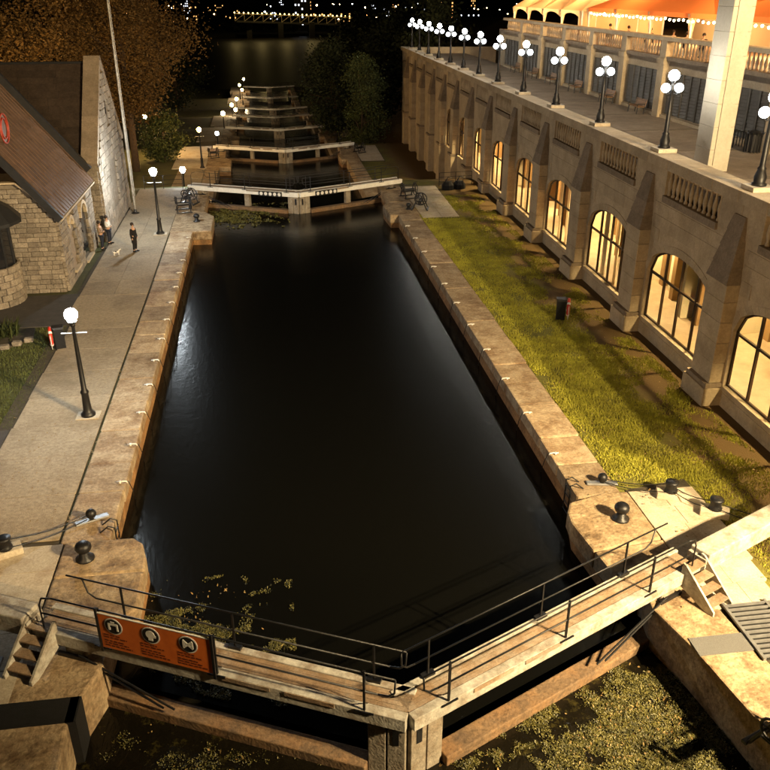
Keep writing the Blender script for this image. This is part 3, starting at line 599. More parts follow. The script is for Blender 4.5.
left_lamp(-13.5, 101, -3, WARM, 4200, globe_warm, 'amber lamp below the leafy tree beside the flagpole', H=4.4, detail=False)
left_lamp(-34, 92, 2, WARM, 5500, globe_warm, 'amber lamp on the wooded slope far left', H=5, detail=False)

# ---------------------------------------------------------------- long stone building with promenade roof
BY = [12.0, 19.6, 27.2, 35.0, 42.8, 50.2, 57.3, 64.2, 70.5, 76.5, 82.4, 88.3, 94.4, 100.4, 105.8, 110.5]
BR = R(-.75)
def PW(x, y, z): # point on the building's slightly turned plan
    c_, s_ = math.cos(BR), math.sin(BR); dx, dy = x - 16.8, y - 27; return (16.8 + c_ * dx - s_ * dy, 27 + s_ * dx + c_ * dy, z)
bld = empty('stone_building', (16.8, 27, 0), BR, 'long pale stone building with arched lit windows under a balustraded promenade', 'building')
def L(y): return y - 27
ZT = 6.3; ZS, ZSP, ZA = .72, 2.95, 4.3
def arch_z(t): return ZSP + (ZA - ZSP) * math.sqrt(max(0, 1 - (t * 2 - 1) ** 2)) ** .9
def zb(y): return -3.5 if y < 60 else level(y + 5) - 3
bal_m = MB().lathe((0, 0, 0), [(.085, 0), (.085, .06), (.05, .1), (.1, .3), (.095, .38), (.045, .62), (.045, .72), (.075, .76), (.075, .82)], 8).mesh('baluster', limestone, True)
for bi in range(len(BY) - 1):
    ya, yb = BY[bi], BY[bi + 1]; yc = (ya + yb) / 2; hw = min(2.95, (yb - ya) / 2 - .8); lit = bi < 10
    a, b = L(ya), L(yb); w0, w1 = L(yc) - hw, L(yc) + hw; mb = MB(); D = .24; bot = zb(ya); hwN = .76
    if lit:
        N = 16; ts = [i / N for i in range(N + 1)]
        A = [(w0 + (w1 - w0) * t, arch_z(t)) for t in ts]
        def q(p): mb.add(p, [(0, 1, 2, 3)])
        q([(0, a, bot), (0, a, ZT), (0, w0, ZT), (0, w0, bot)]); q([(0, w1, bot), (0, w1, ZT), (0, b, ZT), (0, b, bot)])
        q([(0, w0, bot), (0, w0, ZS - .14), (0, w1, ZS - .14), (0, w1, bot)])
        for (y0, z0), (y1, z1) in zip(A, A[1:]): q([(0, y0, z0), (0, y0, ZT), (0, y1, ZT), (0, y1, z1)]); q([(0, y0, z0), (0, y1, z1), (D, y1, z1), (D, y0, z0)])
        q([(0, w0, ZS - .14), (0, w0, ZSP), (D, w0, ZSP), (D, w0, ZS - .14)]); q([(0, w1, ZS - .14), (D, w1, ZS - .14), (D, w1, ZSP), (0, w1, ZSP)])
    else:
        mb.add([(0, a, bot), (0, a, ZT), (0, b, ZT), (0, b, bot)], [(0, 1, 2, 3)])
    mb.obj('wall_bay', limestone, bld)
    if lit:
        # moulded arch ring in voussoirs, sill stones, window with panes
        win = MB()
        fw = .05
        for (y0, z0), (y1, z1) in zip(A, A[1:]): win.bar((D - .06, y0, z0 - .03), (D - .06, y1, z1 - .03), .09, .09)
        win.box(D - .1, D - .02, w0, w0 + .09, ZS, ZSP).box(D - .1, D - .02, w1 - .09, w1, ZS, ZSP).box(D - .1, D - .02, w0, w1, ZS, ZS + .09)
        wo = win.obj('window', bronze, bld)
        tr = MB().box(D - .11, D - .02, w0 + .05, w1 - .05, ZSP - .12, ZSP - .03).obj('transom', bronze, wo)
        for i in (1, 2, 3):
            t = i / 4; yy = w0 + (w1 - w0) * t; MB().box(D - .12, D - .02, yy - .045, yy + .045, ZS + .05, arch_z(t) - .03).obj('mullion', bronze, wo)
        for i in range(4):
            t0, t1 = i / 4, (i + 1) / 4; y0 = w0 + (w1 - w0) * t0; y1 = w0 + (w1 - w0) * t1
            MB().add([(D - .06, y0, ZS), (D - .06, y0, ZSP - .1), (D - .06, y1, ZSP - .1), (D - .06, y1, ZS)], [(0, 1, 2, 3)]).obj('pane', pane_glass, wo)
            P = [(D - .06, y0, ZSP - .1), (D - .06, y1, ZSP - .1)] + [(D - .06, w0 + (w1 - w0) * (t1 + (t0 - t1) * j / 4), arch_z(t1 + (t0 - t1) * j / 4)) for j in range(5)]
            MB().add(P[::-1], [tuple(range(len(P)))]).obj('pane', pane_glass, wo)
        ns = 5
        for i in range(ns): y0 = w0 + (w1 - w0) * i / ns; block('sill_stone', B_lime, bld, -.05, D - .1, y0 + .006, y0 + (w1 - w0) / ns - .006, ZS - .15, ZS - .005)
        block('base_course', B_lime, bld, -.06, .02, w0 - .1, w1 + .1, -3 if ya < 60 else bot, ZS - .17) if False else None
        if bi < 7:
            for i in range(N):
                (y0, z0), (y1, z1) = A[i], A[i + 1]; cy, cz = L(yc), ZSP - .6
                def o_(y, z, d): v = Vector((y - cy, z - cz)); v = v.normalized() * d; return (y + v.x, z + v.y)
                p, q_ = o_(y0, z0, .34), o_(y1, z1, .34); e = .008
                MB().add([(-.03, y0 + e, z0), (-.03, y1 - e, z1), (-.03, q_[0] - e, q_[1]), (-.03, p[0] + e, p[1]), (.05, y0 + e, z0), (.05, y1 - e, z1), (.05, q_[0] - e, q_[1]), (.05, p[0] + e, p[1])],
                         [(3, 2, 1, 0), (0, 1, 5, 4), (2, 3, 7, 6), (1, 2, 6, 5), (3, 0, 4, 7)]).obj('arch_stone', limestone, bld)
    if 1 <= bi <= 5:
        rn_ = random.Random(bi); zc_ = -.1
        while zc_ < 6.05:
            h_ = .56; zm = zc_ + h_
            if zm < ZS - .2: gaps = []
            elif zc_ < ZSP - .15: gaps = [(w0 - .02, w1 + .02)]
            else:
                f_ = [t for t in [i / 60 for i in range(61)] if arch_z(t) + .4 > zc_]
                gaps = [(w0 + (w1 - w0) * f_[0] - .36, w0 + (w1 - w0) * f_[-1] + .36)] if f_ and zc_ < ZA + .4 else []
            yy = a + hwN + .02 - rn_.uniform(0, .5)
            while yy < b - hwN:
                y2 = yy + rn_.uniform(.9, 1.4); p_, q_2 = max(yy, a + hwN), min(y2, b - hwN); yy = y2
                segs = [(p_, q_2)]
                for g0, g1 in gaps:
                    segs = [x_ for s0_, s1_ in segs for x_ in ((s0_, min(s1_, g0)), (max(s0_, g1), s1_))]
                for s0_, s1_ in segs:
                    if s1_ - s0_ > .12: block('ashlar_stone', B_lime, bld, -.022, .01, s0_ + .005, s1_ - .005, zc_ + .005, min(zm, 6.15) - .005)
            zc_ = zm
    # recessed balustrade panel
    n = 12; p0, p1 = L(yc) - 2.35 * (yb - ya) / 7.8, L(yc) + 2.35 * (yb - ya) / 7.8
    block('balustrade_base', B_limed, bld, -.12, .5, p0, p1, 6.16, 6.45)
    block('parapet_pier', B_lime, bld, -.02, .5, a + .01, p0 - .004, 6.3, 7.56); block('parapet_pier', B_lime, bld, -.02, .5, p1 + .004, b - .01, 6.3, 7.56)
    for i in range(n): inst('baluster', bal_m, bld, (.1, p0 + (p1 - p0) * (i + .5) / n, 6.45), (0, 0, 0), (1, 1, 1.36))
    nl = 4
    for i in range(nl): block('parapet_coping', B_lime, bld, -.28, .82, a + (b - a) * i / nl + .006, a + (b - a) * (i + 1) / nl - .006, 7.57, 8.0)
    # buttress at ya: base, courses, stepped weathering
    bt = MB().box(-.02, .02, a - .6, a + .6, bot, .7).obj('buttress', limestone, bld)
    hwB = .74 if ya < 60 else .66
    if ya < 60: block('plinth', B_lime, bt, -.76, .02, a - hwB - .14, a + hwB + .14, -.6, .62)
    else: block('plinth', B_lime, bt, -.6, .02, a - hwB, a + hwB, bot, .62)
    block('plinth_top', B_limed, bt, -.68, .02, a - hwB - .06, a + hwB + .06, .62, .8)
    zc = [.8, 1.62, 2.44, 3.26, 4.05, 4.72]
    for z0, z1 in zip(zc, zc[1:]): block('buttress_stone', B_lime, bt, -.52, .02, a - hwB, a + hwB, z0 + .004, z1 - .004)
    zw = [4.72, 5.32, 5.92, 6.52, 7.1]
    for i, (z0, z1) in enumerate(zip(zw, zw[1:])):
        f0, f1 = i / 4, (i + 1) / 4; x0 = -.57 + .47 * f0; x1 = -.57 + .47 * f1 + .02; h0 = hwB + .03 - (hwB - .4) * f0; h1 = hwB - (hwB - .4) * f1
        MB().add([(x0, a - h0, z0), (.02, a - h0, z0), (.02, a + h0, z0), (x0, a + h0, z0), (x1, a - h1, z1), (.02, a - h1, z1), (.02, a + h1, z1), (x1, a + h1, z1)],
                 [(3, 2, 1, 0), (4, 5, 6, 7), (0, 1, 5, 4), (1, 2, 6, 5), (2, 3, 7, 6), (3, 0, 4, 7)]).obj('weathering_stone', limestone_dark, bt)
    # lamp standard on a stone pad
    if ya > 15:
        lx, ly, lz = PW(17.2, ya, 8.0); order = bi - 2
        r = empty('promenade_lamp', (lx, ly, lz), BR)
        place = ['just outside the right edge', 'cut by the right edge beside the litter bin', 'left of the tall pillar on the parapet', 'third', 'fourth', 'fifth', 'sixth', 'seventh', 'eighth', 'ninth', 'tenth', 'eleventh', 'twelfth', 'thirteenth', 'fourteenth'][bi - 1]
        if len(place) < 12: place += ' from the right in the parapet row'
        tag(r, 'black lamp standard with three white globes, ' + place, 'lamp standard', 'three globe lamps along the promenade')
        if bi == 2:
            padm = MB().box(-.42, .42, -.42, .42, .002, .16).mesh('pad', pale_slab)
            postm = MB().lathe((0, 0, .16), [(.26, 0), (.26, .08), (.2, .12), (.22, .3), (.14, .55), (.16, .6), (.1, .68), (.085, 1.9), (.075, 2.35), (.11, 2.4), (.07, 2.5), (.06, 2.85)], 14).mesh('post', black_iron, True)
            armm = MB().tube([(-.3, 0, 2.46), (-.22, 0, 2.36), (0, 0, 2.42), (.22, 0, 2.36), (.3, 0, 2.46)], .03, 6).tube([(-.2, 0, 2.38), (-.1, 0, 2.6), (0, 0, 2.66), (.1, 0, 2.6), (.2, 0, 2.38)], .018, 6).lathe((0, 0, 2.84), [(.06, 0), (.11, .06), (.12, .1)], 10).mesh('bracket', black_iron, True)
            gm = MB().ball((0, 0, 0), .225, 16, 10).mesh('globe', globe_white, True); gs = MB().ball((0, 0, 0), .19, 14, 9).mesh('globe', globe_white, True)
        if bi >= 2:
            for nm, me in (('pad', padm), ('post', postm), ('bracket', armm)): inst(nm, me, r, (0, 0, 0))
            inst('globe', gm, r, (0, 0, 3.14)); inst('globe', gs, r, (-.3, 0, 2.64)); inst('globe', gs, r, (.3, 0, 2.64))
            point('lamp_light', (0, 0, 3.14), 340 if ya < 90 else 200, (1, .93, .8), .232, r)
        else: bpy.data.objects.remove(r)
ye = L(BY[-1])
MB().box(0, 12, ye - .2, ye + .3, -19, 7.9).obj('end_wall', limestone, bld)
# lower wall below the falling ground, beyond the second gate
# gallery room behind the windows
y0, y1 = L(12), L(89)
MB().box(.4, 5.4, y0, y1, -.3, .42).obj('gallery_floor', room_floor, bld); MB().box(5.4, 5.6, y0, y1, .42, 5.3).obj('gallery_back_wall', cream_wall, bld)
MB().box(.36, 5.6, y0, y1, 5.2, 5.4).obj('gallery_ceiling', cream_wall, bld); MB().box(.4, 5.6, y0 - .2, y0, .4, 5.2).obj('gallery_end_wall', cream_wall, bld); MB().box(.4, 5.6, y1, y1 + .2, .4, 5.2).obj('gallery_end_wall', cream_wall, bld)
rn = random.Random(5)
for bi in range(10):
    yc = L((BY[bi] + BY[bi + 1]) / 2)
    for k, dy in enumerate((-3.3, -2.2, -1.1, 0, 1.1, 2.2, 3.2)):
        wd = rn.uniform(.25, .6); MB().box(2.2 + rn.uniform(-.4, 2.4), 5.39, yc + dy - wd / 2, yc + dy + wd / 2, .42, 5.2).obj('gallery_column', tan_wall if k % 2 else cream_wall, bld)
    if bi >= 3:
        for k in range(4):
            yy = yc - 2.3 + k * 1.45 + rn.uniform(-.25, .25); cu = MB(); wd = rn.uniform(.3, .55)
            for j in range(6): cu.add([(.75 + .06 * (j % 2), yy + wd * j / 6, .43), (.75 + .06 * ((j + 1) % 2), yy + wd * (j + 1) / 6, .43), (.75 + .06 * ((j + 1) % 2), yy + wd * (j + 1) / 6, 5.15), (.75 + .06 * (j % 2), yy + wd * j / 6, 5.15)], [(0, 1, 2, 3)])
            cu.obj('curtain', tent_cream, bld)
    MB().box(5.33, 5.38, yc - .6, yc + .2, 2.2, 3.0).obj('picture', bronze, bld)
    point('room_fill', (4.6, yc + .5, 4.3), 420, (1, .66, .26), .1, bld); MB().ball((4.6, yc + .5, 4.3), .095, 10, 7).obj('fill_globe', room_lamp, bld, smooth=True)  # added fill light and globe to warm the buttress sides outside
    for k, xx in enumerate((1.9, 3.9)):
        MB().lathe((xx, yc + (1.2 if k else -1.2), 5.08), [(.16, 0), (.16, .11)], 14).obj('downlight', room_lamp, bld)
        lo = bpy.data.lights.new('room_light', 'SPOT'); lo.energy = 3600 * (.8 + .4 * rn.random()); lo.color = (1, .75, .36); lo.shadow_soft_size = .12; lo.spot_size = R(118); lo.spot_blend = .6
        lb = bpy.data.objects.new('room_light', lo); COL.objects.link(lb); lb.parent = bld; lb.location = (xx, yc + (1.2 if k else -1.2), 5.0)
# promenade deck and upper retaining wall
MB().box(.5, 8.0, L(12), L(111), 6.6, 7.15).obj('promenade_deck', promenade_paving, bld)
for i in range(14):
    for j in range(3): block('paving_band', B_limed, bld, 1.0 + j * 2.4, 1.0 + j * 2.4 + 2.38, L(BY[1] + i * 6.6), L(BY[1] + i * 6.6) + .5, 7.0, 7.158)
MB().box(7.8, 8.4, L(12), L(93), 7.0, 10.6).obj('upper_wall', limestone, bld)
MB().box(7.8, 30, L(10), L(93), 10.2, 10.68).obj('terrace_floor', promenade_paving, bld)
UP = [25.8, 32.3, 38.7, 45.2, 51.8, 58.1, 64.5, 70.9, 77.1, 83.6, 90.5]
slm = MB()
for r_ in range(13):
    for c_ in range(5): y = .04 + c_ * .2; z = .03 + r_ * .075; slm.add([(-.03, y, z), (-.03, y + .16, z), (.03, y + .16, z + .055), (.03, y, z + .055)], [(0, 1, 2, 3)])
slm.box(.03, .05, 0, 1, 0, 1)
for c_ in range(6): y = .0 + c_ * .2; slm.box(-.05, .0, y - .015, y + .015, 0, 1)
slm = slm.mesh('louvre_panel', louvre_grey)
for i, (ya, yb) in enumerate(zip(UP, UP[1:])):
    a, b = L(ya), L(yb)
    block('pilaster', B_lime, bld, 7.45, 7.81, a - .42, a + .42, 7.1, 10.66); block('pilaster_cap', B_lime, bld, 7.38, 7.81, a - .5, a + .5, 10.3, 10.6)
    o = inst('louvre_panel', slm, bld, (7.74, a + .75, 7.42), (0, 0, 0), (1, b - a - 1.5, 2.42)); o['kind'] = 'stuff'
    block('wall_base', B_lime, bld, 7.62, 7.82, a + .43, b - .43, 7.1, 7.35)
    block('rail_pier', B_lime, bld, 7.5, 8.2, a - .4, a + .4, 10.67, 11.6)
    block('rail_sill', B_limed, bld, 7.55, 8.2, a + .41, b - .41, 10.5, 10.72); block('rail_coping', B_lime, bld, 7.46, 8.24, a - .0, b - .01, 11.6, 11.82)
    for j in range(13): inst('baluster', bal_m, bld, (7.85, a + .6 + (b - a - 1.2) * (j + .5) / 13, 10.72), (0, 0, 0), (1, 1, 1.07))
# tall pillar on the promenade, rising past the top of the picture
x, y, z = PW(19.1, 34.5, 7.15)
pl = empty('tall_pillar', (x, y, z), BR, 'tall square pale stone pillar rising out of the top of the picture', 'pillar')
for i in range(14): block('pillar_stone', B_pillar, pl, 0, .95, 0, 1.35, i * .95 + .003, i * .95 + .947) if i == 0 else inst('pillar_stone', B_pillar, pl, (.475, .675, i * .95 + .475), (0, 0, 0), (.95, 1.35, .944))
MB().box(.2, .75, -.06, .0, .3, 13.2).obj('raised_strip', bpy.data.materials['pillar_stone'], pl)
# benches, litter bin and fence panel on the promenade
sl = MB().box(-.8, .8, -.045, .045, -.02, .02).mesh('slat', bench_wood); lg = MB().bar((0, -.25, 0), (0, -.2, .44), .06, .05).bar((0, .22, 0), (0, .32, .85), .06, .05).bar((0, -.22, .42), (0, .25, .4), .05, .05).bar((0, -.26, .62), (0, .27, .62), .05, .04).bar((0, -.24, .42), (0, -.26, .62), .04, .04).mesh('leg_frame', black_iron)
bnames = ['beside the tall pillar', 'second from the tall pillar', 'third from the tall pillar', 'fourth from the tall pillar', 'fifth from the tall pillar', 'farthest from the tall pillar']
for i, y in enumerate((53.5, 58.9, 65.6, 71.8, 77.2, 83.0)):
    x, y_, z = PW(23.75, y, 7.155); r = empty('park_bench', (x, y_, z), BR - R(90), 'wooden slat bench with black legs against the louvred wall, ' + bnames[i], 'bench', 'benches along the promenade wall')
    for k in range(4): inst('slat', sl, r, (0, -.2 + k * .115, .45))
    for k in range(4): inst('slat', sl, r, (0, .255 + k * .022, .52 + k * .105), (R(78), 0, 0))
    for d in (-.7, .7): inst('leg_frame', lg, r, (d, 0, 0))
x, y, z = PW(23.6, 38.8, 7.155); r = empty('litter_bin', (x, y, z), BR, 'black slatted litter bin at the louvred wall right of the pillar', 'litter bin')
MB().lathe((0, 0, 0), [(.3, .05), (.36, .9), (.3, .95), (.2, 1.05)], 14).obj('liner', black_iron, r)
sm_ = MB().tube([(.38, 0, .02), (.38, 0, .85), (.46, 0, 1.0)], .025, 5).mesh('slat', black_iron)
for i in range(14): inst('slat', sm_, r, (0, 0, 0), (0, 0, i * 2 * math.pi / 14))
x, y, z = PW(23.4, 40.3, 7.155); r = empty('bike_rack', (x, y, z), BR, 'black looped cycle rack beside the litter bin', 'rack')
for i in range(5): MB().tube([(0, i * .28, 0), (0, i * .28, .7), (.15, i * .28, .8), (.4, i * .28, .8), (.5, i * .28, .7), (.5, i * .28, 0)], .025, 6).obj('loop', black_iron, r)
x, y, z = PW(18.7, 27.6, 7.155); r = empty('glass_barrier', (x, y, z), BR, 'grey metal framed glass barrier at the right edge behind the lamp', 'barrier')
fr = MB()
for yy in (-2.2, -.9, .4): fr.box(-.03, .03, yy - .03, yy + .03, 0, 1.9)
for zz in (.1, 1.0, 1.87): fr.box(-.03, .03, -2.2, .4, zz - .03, zz + .03)
fr.obj('frame', steel, r); MB().box(-.008, .008, -2.2, .4, .12, 1.85).obj('pane', pane_glass, r)

# ---------------------------------------------------------------- terrace marquees, festoon lights, guests
def marquee(ya, yb, cloth_m, val_m, x0, depth, ze, zr, label, nposts, scal):
    x, y, z = PW(x0, ya, 10.68); r = empty('marquee', (x, y, z), BR, label, 'marquee', 'orange lit marquees on the upper terrace'); Lg = yb - ya
    for i in range(nposts):
        yy = Lg * i / (nposts - 1)
        for xx in (0, depth): MB().bar((xx, yy, 0), (xx, yy, ze), .1, .1).obj('post', white_plain, r)
        MB().lathe((.12, yy + .2, 0), [(.3, .0), (.22, .5), (.09, 1.1), (.16, 1.6), (.3, ze - .05)], 9).obj('curtain', tent_cream, r, smooth=True)
    n = 4 if scal else 2; seg = Lg / n
    for i in range(n):
        a, b = i * seg, (i + 1) * seg; mb = MB()
        pk = (depth / 2, (a + b) / 2, zr); C = [(-.1, a, ze), (depth + .1, a, ze), (depth + .1, b, ze), (-.1, b, ze)]
        for p, q in zip(C, C[1:] + C[:1]):
            p = Vector(p); q = Vector(q); P = Vector(pk); K = 6
            rows = [[(p.lerp(q, j / K)).lerp(P, t) - Vector((0, 0, .5 * t * (1 - t))) for j in range(K + 1)] for t in (0, .25, .5, .75, .97)]
            for r0, r1 in zip(rows, rows[1:]):
                for j in range(K): mb.add([r0[j], r0[j + 1], r1[j + 1], r1[j]], [(0, 1, 2, 3)])
        mb.obj('canopy', cloth_m, r, smooth=True)
    v = MB(); K = 10
    for i in range(nposts - 1):
        a, b = Lg * i / (nposts - 1), Lg * (i + 1) / (nposts - 1)
        for j in range(K):
            t0, t1 = j / K, (j + 1) / K; d = lambda t: (.2 + .4 * (2 * t - 1) ** 2) if scal else .28
            v.add([(-.12, a + (b - a) * t0, ze), (-.12, a + (b - a) * t1, ze), (-.12, a + (b - a) * t1, ze - d(t1)), (-.12, a + (b - a) * t0, ze - d(t0))], [(0, 1, 2, 3)])
    v.obj('valance', val_m, r); 
    bk = MB().add([(depth, 0, 0), (depth, Lg, 0), (depth, Lg, ze), (depth, 0, ze)], [(0, 1, 2, 3)]).obj('back_sheet', tent_cream if not scal else tent_orange, r)
    for i in range(3): point('marquee_light', (depth * .45, Lg * (i + .5) / 3, ze - .35), 3000 if not scal else 1500, (1, .62, .25), .12, r); MB().ball((depth * .45, Lg * (i + .5) / 3, ze - .35), .11, 10, 7).obj('lantern', bulb_warm, r, smooth=True)
marquee(70.3, 90.8, tent_orange, tent_cream, 25.5, 7, 2.2, 5.0, 'paler orange marquee with scalloped valance at the far end of the terrace', 5, True)
marquee(28, 69.8, tent_red, tent_red, 25.9, 9, 2.45, 5.6, 'large red orange marquee hung with bulbs above the balustrade', 8, False)
x, y, z = PW(25.75, 28, 10.68 + 2.15); fs = empty('festoon_lights', (x, y, z), BR, 'string of warm bulbs along the eave of the large marquee', 'string lights')
bm2 = MB().ball((0, 0, 0), .075, 8, 6).mesh('bulb', bulb_warm, True); wire = []
for i in range(64): yy = i * .65; zz = -.08 - .1 * abs(math.sin(i * .9)); inst('bulb', bm2, fs, (0, yy, zz)); wire.append((0, yy, zz + .09))
MB().tube(wire, .012, 4).obj('wire', black_iron, fs)

# ---------------------------------------------------------------- people
def skin_obj(name, verts, edg, m, sub=1, parent=None):
    me = bpy.data.meshes.new(name); me.from_pydata([v[:3] for v in verts], edg, []); me.materials.append(m)
    o = bpy.data.objects.new(name, me); COL.objects.link(o); o.parent = parent
    o.modifiers.new('skin', 'SKIN')
    sv = me.skin_vertices[0].data
    for i, v in enumerate(verts): sv[i].radius = (v[3], v[4] if len(v) > 4 else v[3])
    sv[0].use_root = True
    s = o.modifiers.new('sub', 'SUBSURF'); s.levels = sub; s.render_levels = sub
    return o
def person(loc, rz, label, top, legs, seated=False, coat=False, group=None, hair=hair_m, lean=0, fold=False):
    hp = .5 if seated else .93
    T = hp + .52
    V = [(0, 0, hp, .12, .1), (0, 0, hp + .24, .125, .09), (0, lean, T - .06, .14, .09), (0, lean, T + .03, .05), (0, lean - .01, T + .1, .055), (0, lean - .02, T + .18, .082, .095), (0, lean - .01, T + .27, .07, .085)]
    E_ = [(0, 1), (1, 2), (2, 3), (3, 4), (4, 5), (5, 6)]
    def chain(start, pts):
        p = start
        for q in pts: V.append(q); E_.append((p, len(V) - 1)); p = len(V) - 1
    parts = {}
    for s in (-1, 1):
        if fold or seated: arm = [(s * .18, lean, T - .07, .055), (s * .24, lean - .05, T - .33, .045), (s * .06, lean - .24, T - .34, .036), (s * -.02, lean - .27, T - .32, .035, .02)]
        else: arm = [(s * .18, lean, T - .07, .055), (s * .235, lean + .02, T - .36, .045), (s * .23, lean - .06, T - .6, .034), (s * .225, lean - .09, T - .7, .035, .02)]
        if seated: leg = [(s * .1, -.02, hp - .02, .085), (s * .12, -.42, hp, .065), (s * .12, -.4, .1, .042), (s * .12, -.42, .045, .04), (s * .13, -.56, .03, .035)]
        else: leg = [(s * .095, .0, hp - .08, .085), (s * .1, -.02, .5, .06), (s * .1, .02, .1, .042), (s * .1, .0, .045, .04), (s * .12, -.13, .03, .036)]
        chain(2, arm); chain(0, leg); parts[s] = (arm, leg)
    b = skin_obj('person', V, E_, skin_m); b.location = loc; b.rotation_euler = (0, 0, rz); tag(b, label, 'person', group)
    V2 = [(v[0], v[1], v[2], v[3] + .022, (v[4] if len(v) > 4 else v[3]) + .022) for v in V[:4]]; E2 = [(0, 1), (1, 2), (2, 3)]
    V2[3] = (0, lean, T + .0, .075)
    for s in (-1, 1):
        p = 2
        for q in parts[s][0][:3]: V2.append((q[0], q[1], q[2], q[3] + .02)); E2.append((p, len(V2) - 1)); p = len(V2) - 1
    if coat: V2.append((0, .0, hp - .25, .2, .16)); E2.append((0, len(V2) - 1)); V2.append((0, .0, hp - .5, .22, .17)); E2.append((len(V2) - 2, len(V2) - 1))
    skin_obj('coat' if coat else 'jacket', V2, E2, top, 1, b)
    V3 = [(0, 0, hp, .138, .115)]; E3 = []
    for s in (-1, 1):
        p = 0
        for q in parts[s][1][:3]: V3.append((q[0], q[1], q[2], q[3] + .022)); E3.append((p, len(V3) - 1)); p = len(V3) - 1
    skin_obj('trousers', V3, E3, legs, 1, b)
    MB().ball((0, lean + .012, T + .235), .112, 12, 8, 1.0).obj('hair', hair, b, smooth=True)
    for s in (-1, 1): f = parts[s][1]; MB().box(f[4][0] - .055, f[4][0] + .055, f[4][1] - .06, f[4][1] + .2, -.01, .075).obj('shoe', black_iron, b, bevel=.03)
    fm = MB(); 
    for s in (-1, 1): fm.ball((s * .035, lean - .1, T + .19), .012, 6, 4)
    fm.box(-.012, .012, lean - .125, lean - .095, T + .14, T + .18); fm.obj('face_features', hair_m, b)
    return b
person((-8.25, 50.5, .012), R(60), 'person in a long black coat standing alone on the left walk', black_cloth, black_cloth, coat=True)
person((-10.28, 51.2, .012), R(80), 'person in a tan jacket leaning on the cottage wall, nearer the arches', tan_cloth, navy, fold=True, lean=.04)
person((-10.05, 52.5, .012), R(70), 'person in a pale top and dark trousers leaning on the cottage wall, nearer the lamp', pale_cloth, navy, fold=True, lean=.04)
dg = empty('small_dog', (-9.25, 49.75, .01), R(130), 'small black and white dog standing on the left walk', 'dog')
skin_obj('body', [(0, .0, .2, .055), (0, .14, .21, .05), (0, -.13, .22, .06), (0, -.2, .3, .04), (0, -.25, .34, .045), (0, -.33, .32, .022), (-.045, -.13, .12, .02), (-.045, -.14, .015, .016), (.045, -.13, .12, .02), (.045, -.14, .015, .016), (-.045, .15, .13, .024), (-.045, .17, .07, .015), (-.045, .15, .015, .016), (.045, .15, .13, .024), (.045, .17, .07, .015), (.045, .15, .015, .016), (0, .22, .26, .012), (0, .25, .33, .01)],
         [(0, 1), (0, 2), (2, 3), (3, 4), (4, 5), (2, 6), (6, 7), (2, 8), (8, 9), (1, 10), (10, 11), (11, 12), (1, 13), (13, 14), (14, 15), (1, 16), (16, 17)], white_plain, 1, dg)
MB().ball((0, .04, .235), .06, 8, 6, .7).obj('saddle_patch', black_cloth, dg, smooth=True)
for s in (-1, 1): MB().add([(s * .03, -.24, .36), (s * .055, -.23, .36), (s * .045, -.235, .42), (s * .042, -.22, .37)], [(0, 1, 2), (1, 3, 2), (3, 0, 2)]).obj('ear', black_cloth, dg)
GU = [(62.6, 26.4, 'first'), (59.2, 26.6, 'second'), (55.4, 26.5, 'third'), (53.2, 26.4, 'fourth'), (51.0, 26.4, 'fifth'), (49.2, 26.6, 'sixth'), (47.2, 26.5, 'seventh'), (66.5, 26.5, 'eighth')]
for i, (y, x, od) in enumerate(GU):
    X, Y, Z = PW(x, y, 10.7)
    p = person((X, Y, Z), R((80, 200, 20, 120, -30, 180, 60, 90)[i]), 'guest seated under the large marquee behind the balustrade, %s in the row' % od, (black_cloth, navy, pale_cloth)[i % 3], navy, seated=True, group='guests under the marquee')
    ch = empty('bistro_chair', (X, Y, Z), p.rotation_euler[2], 'dark chair of the %s seated guest under the marquee' % od, 'chair', 'chairs under the marquee')
    MB().box(-.2, .2, -.22, .2, .36, .4).obj('seat', black_iron, ch); MB().box(-.2, .2, .2, .23, .4, .85).obj('backrest', black_iron, ch)
    for a in (-.17, .17):
        for b in (-.19, .19): MB().bar((a, b, 0), (a, b, .36), .03, .03).obj('leg', black_iron, ch)
for i, y in enumerate((60.9, 54.3, 50.1)):
    X, Y, Z = PW(26.9, y, 10.7); t = empty('bistro_table', (X, Y, Z), 0, 'round white clothed table among the terrace guests, %s from the far end' % ords[i].replace('nearest', 'first'), 'table', 'tables under the marquee')
    MB().lathe((0, 0, .72), [(.45, 0), (.45, .04)], 16).obj('tabletop', white_plain, t); MB().lathe((0, 0, 0), [(.25, 0), (.25, .03), (.04, .06), (.04, .72)], 10).obj('pedestal', black_iron, t)

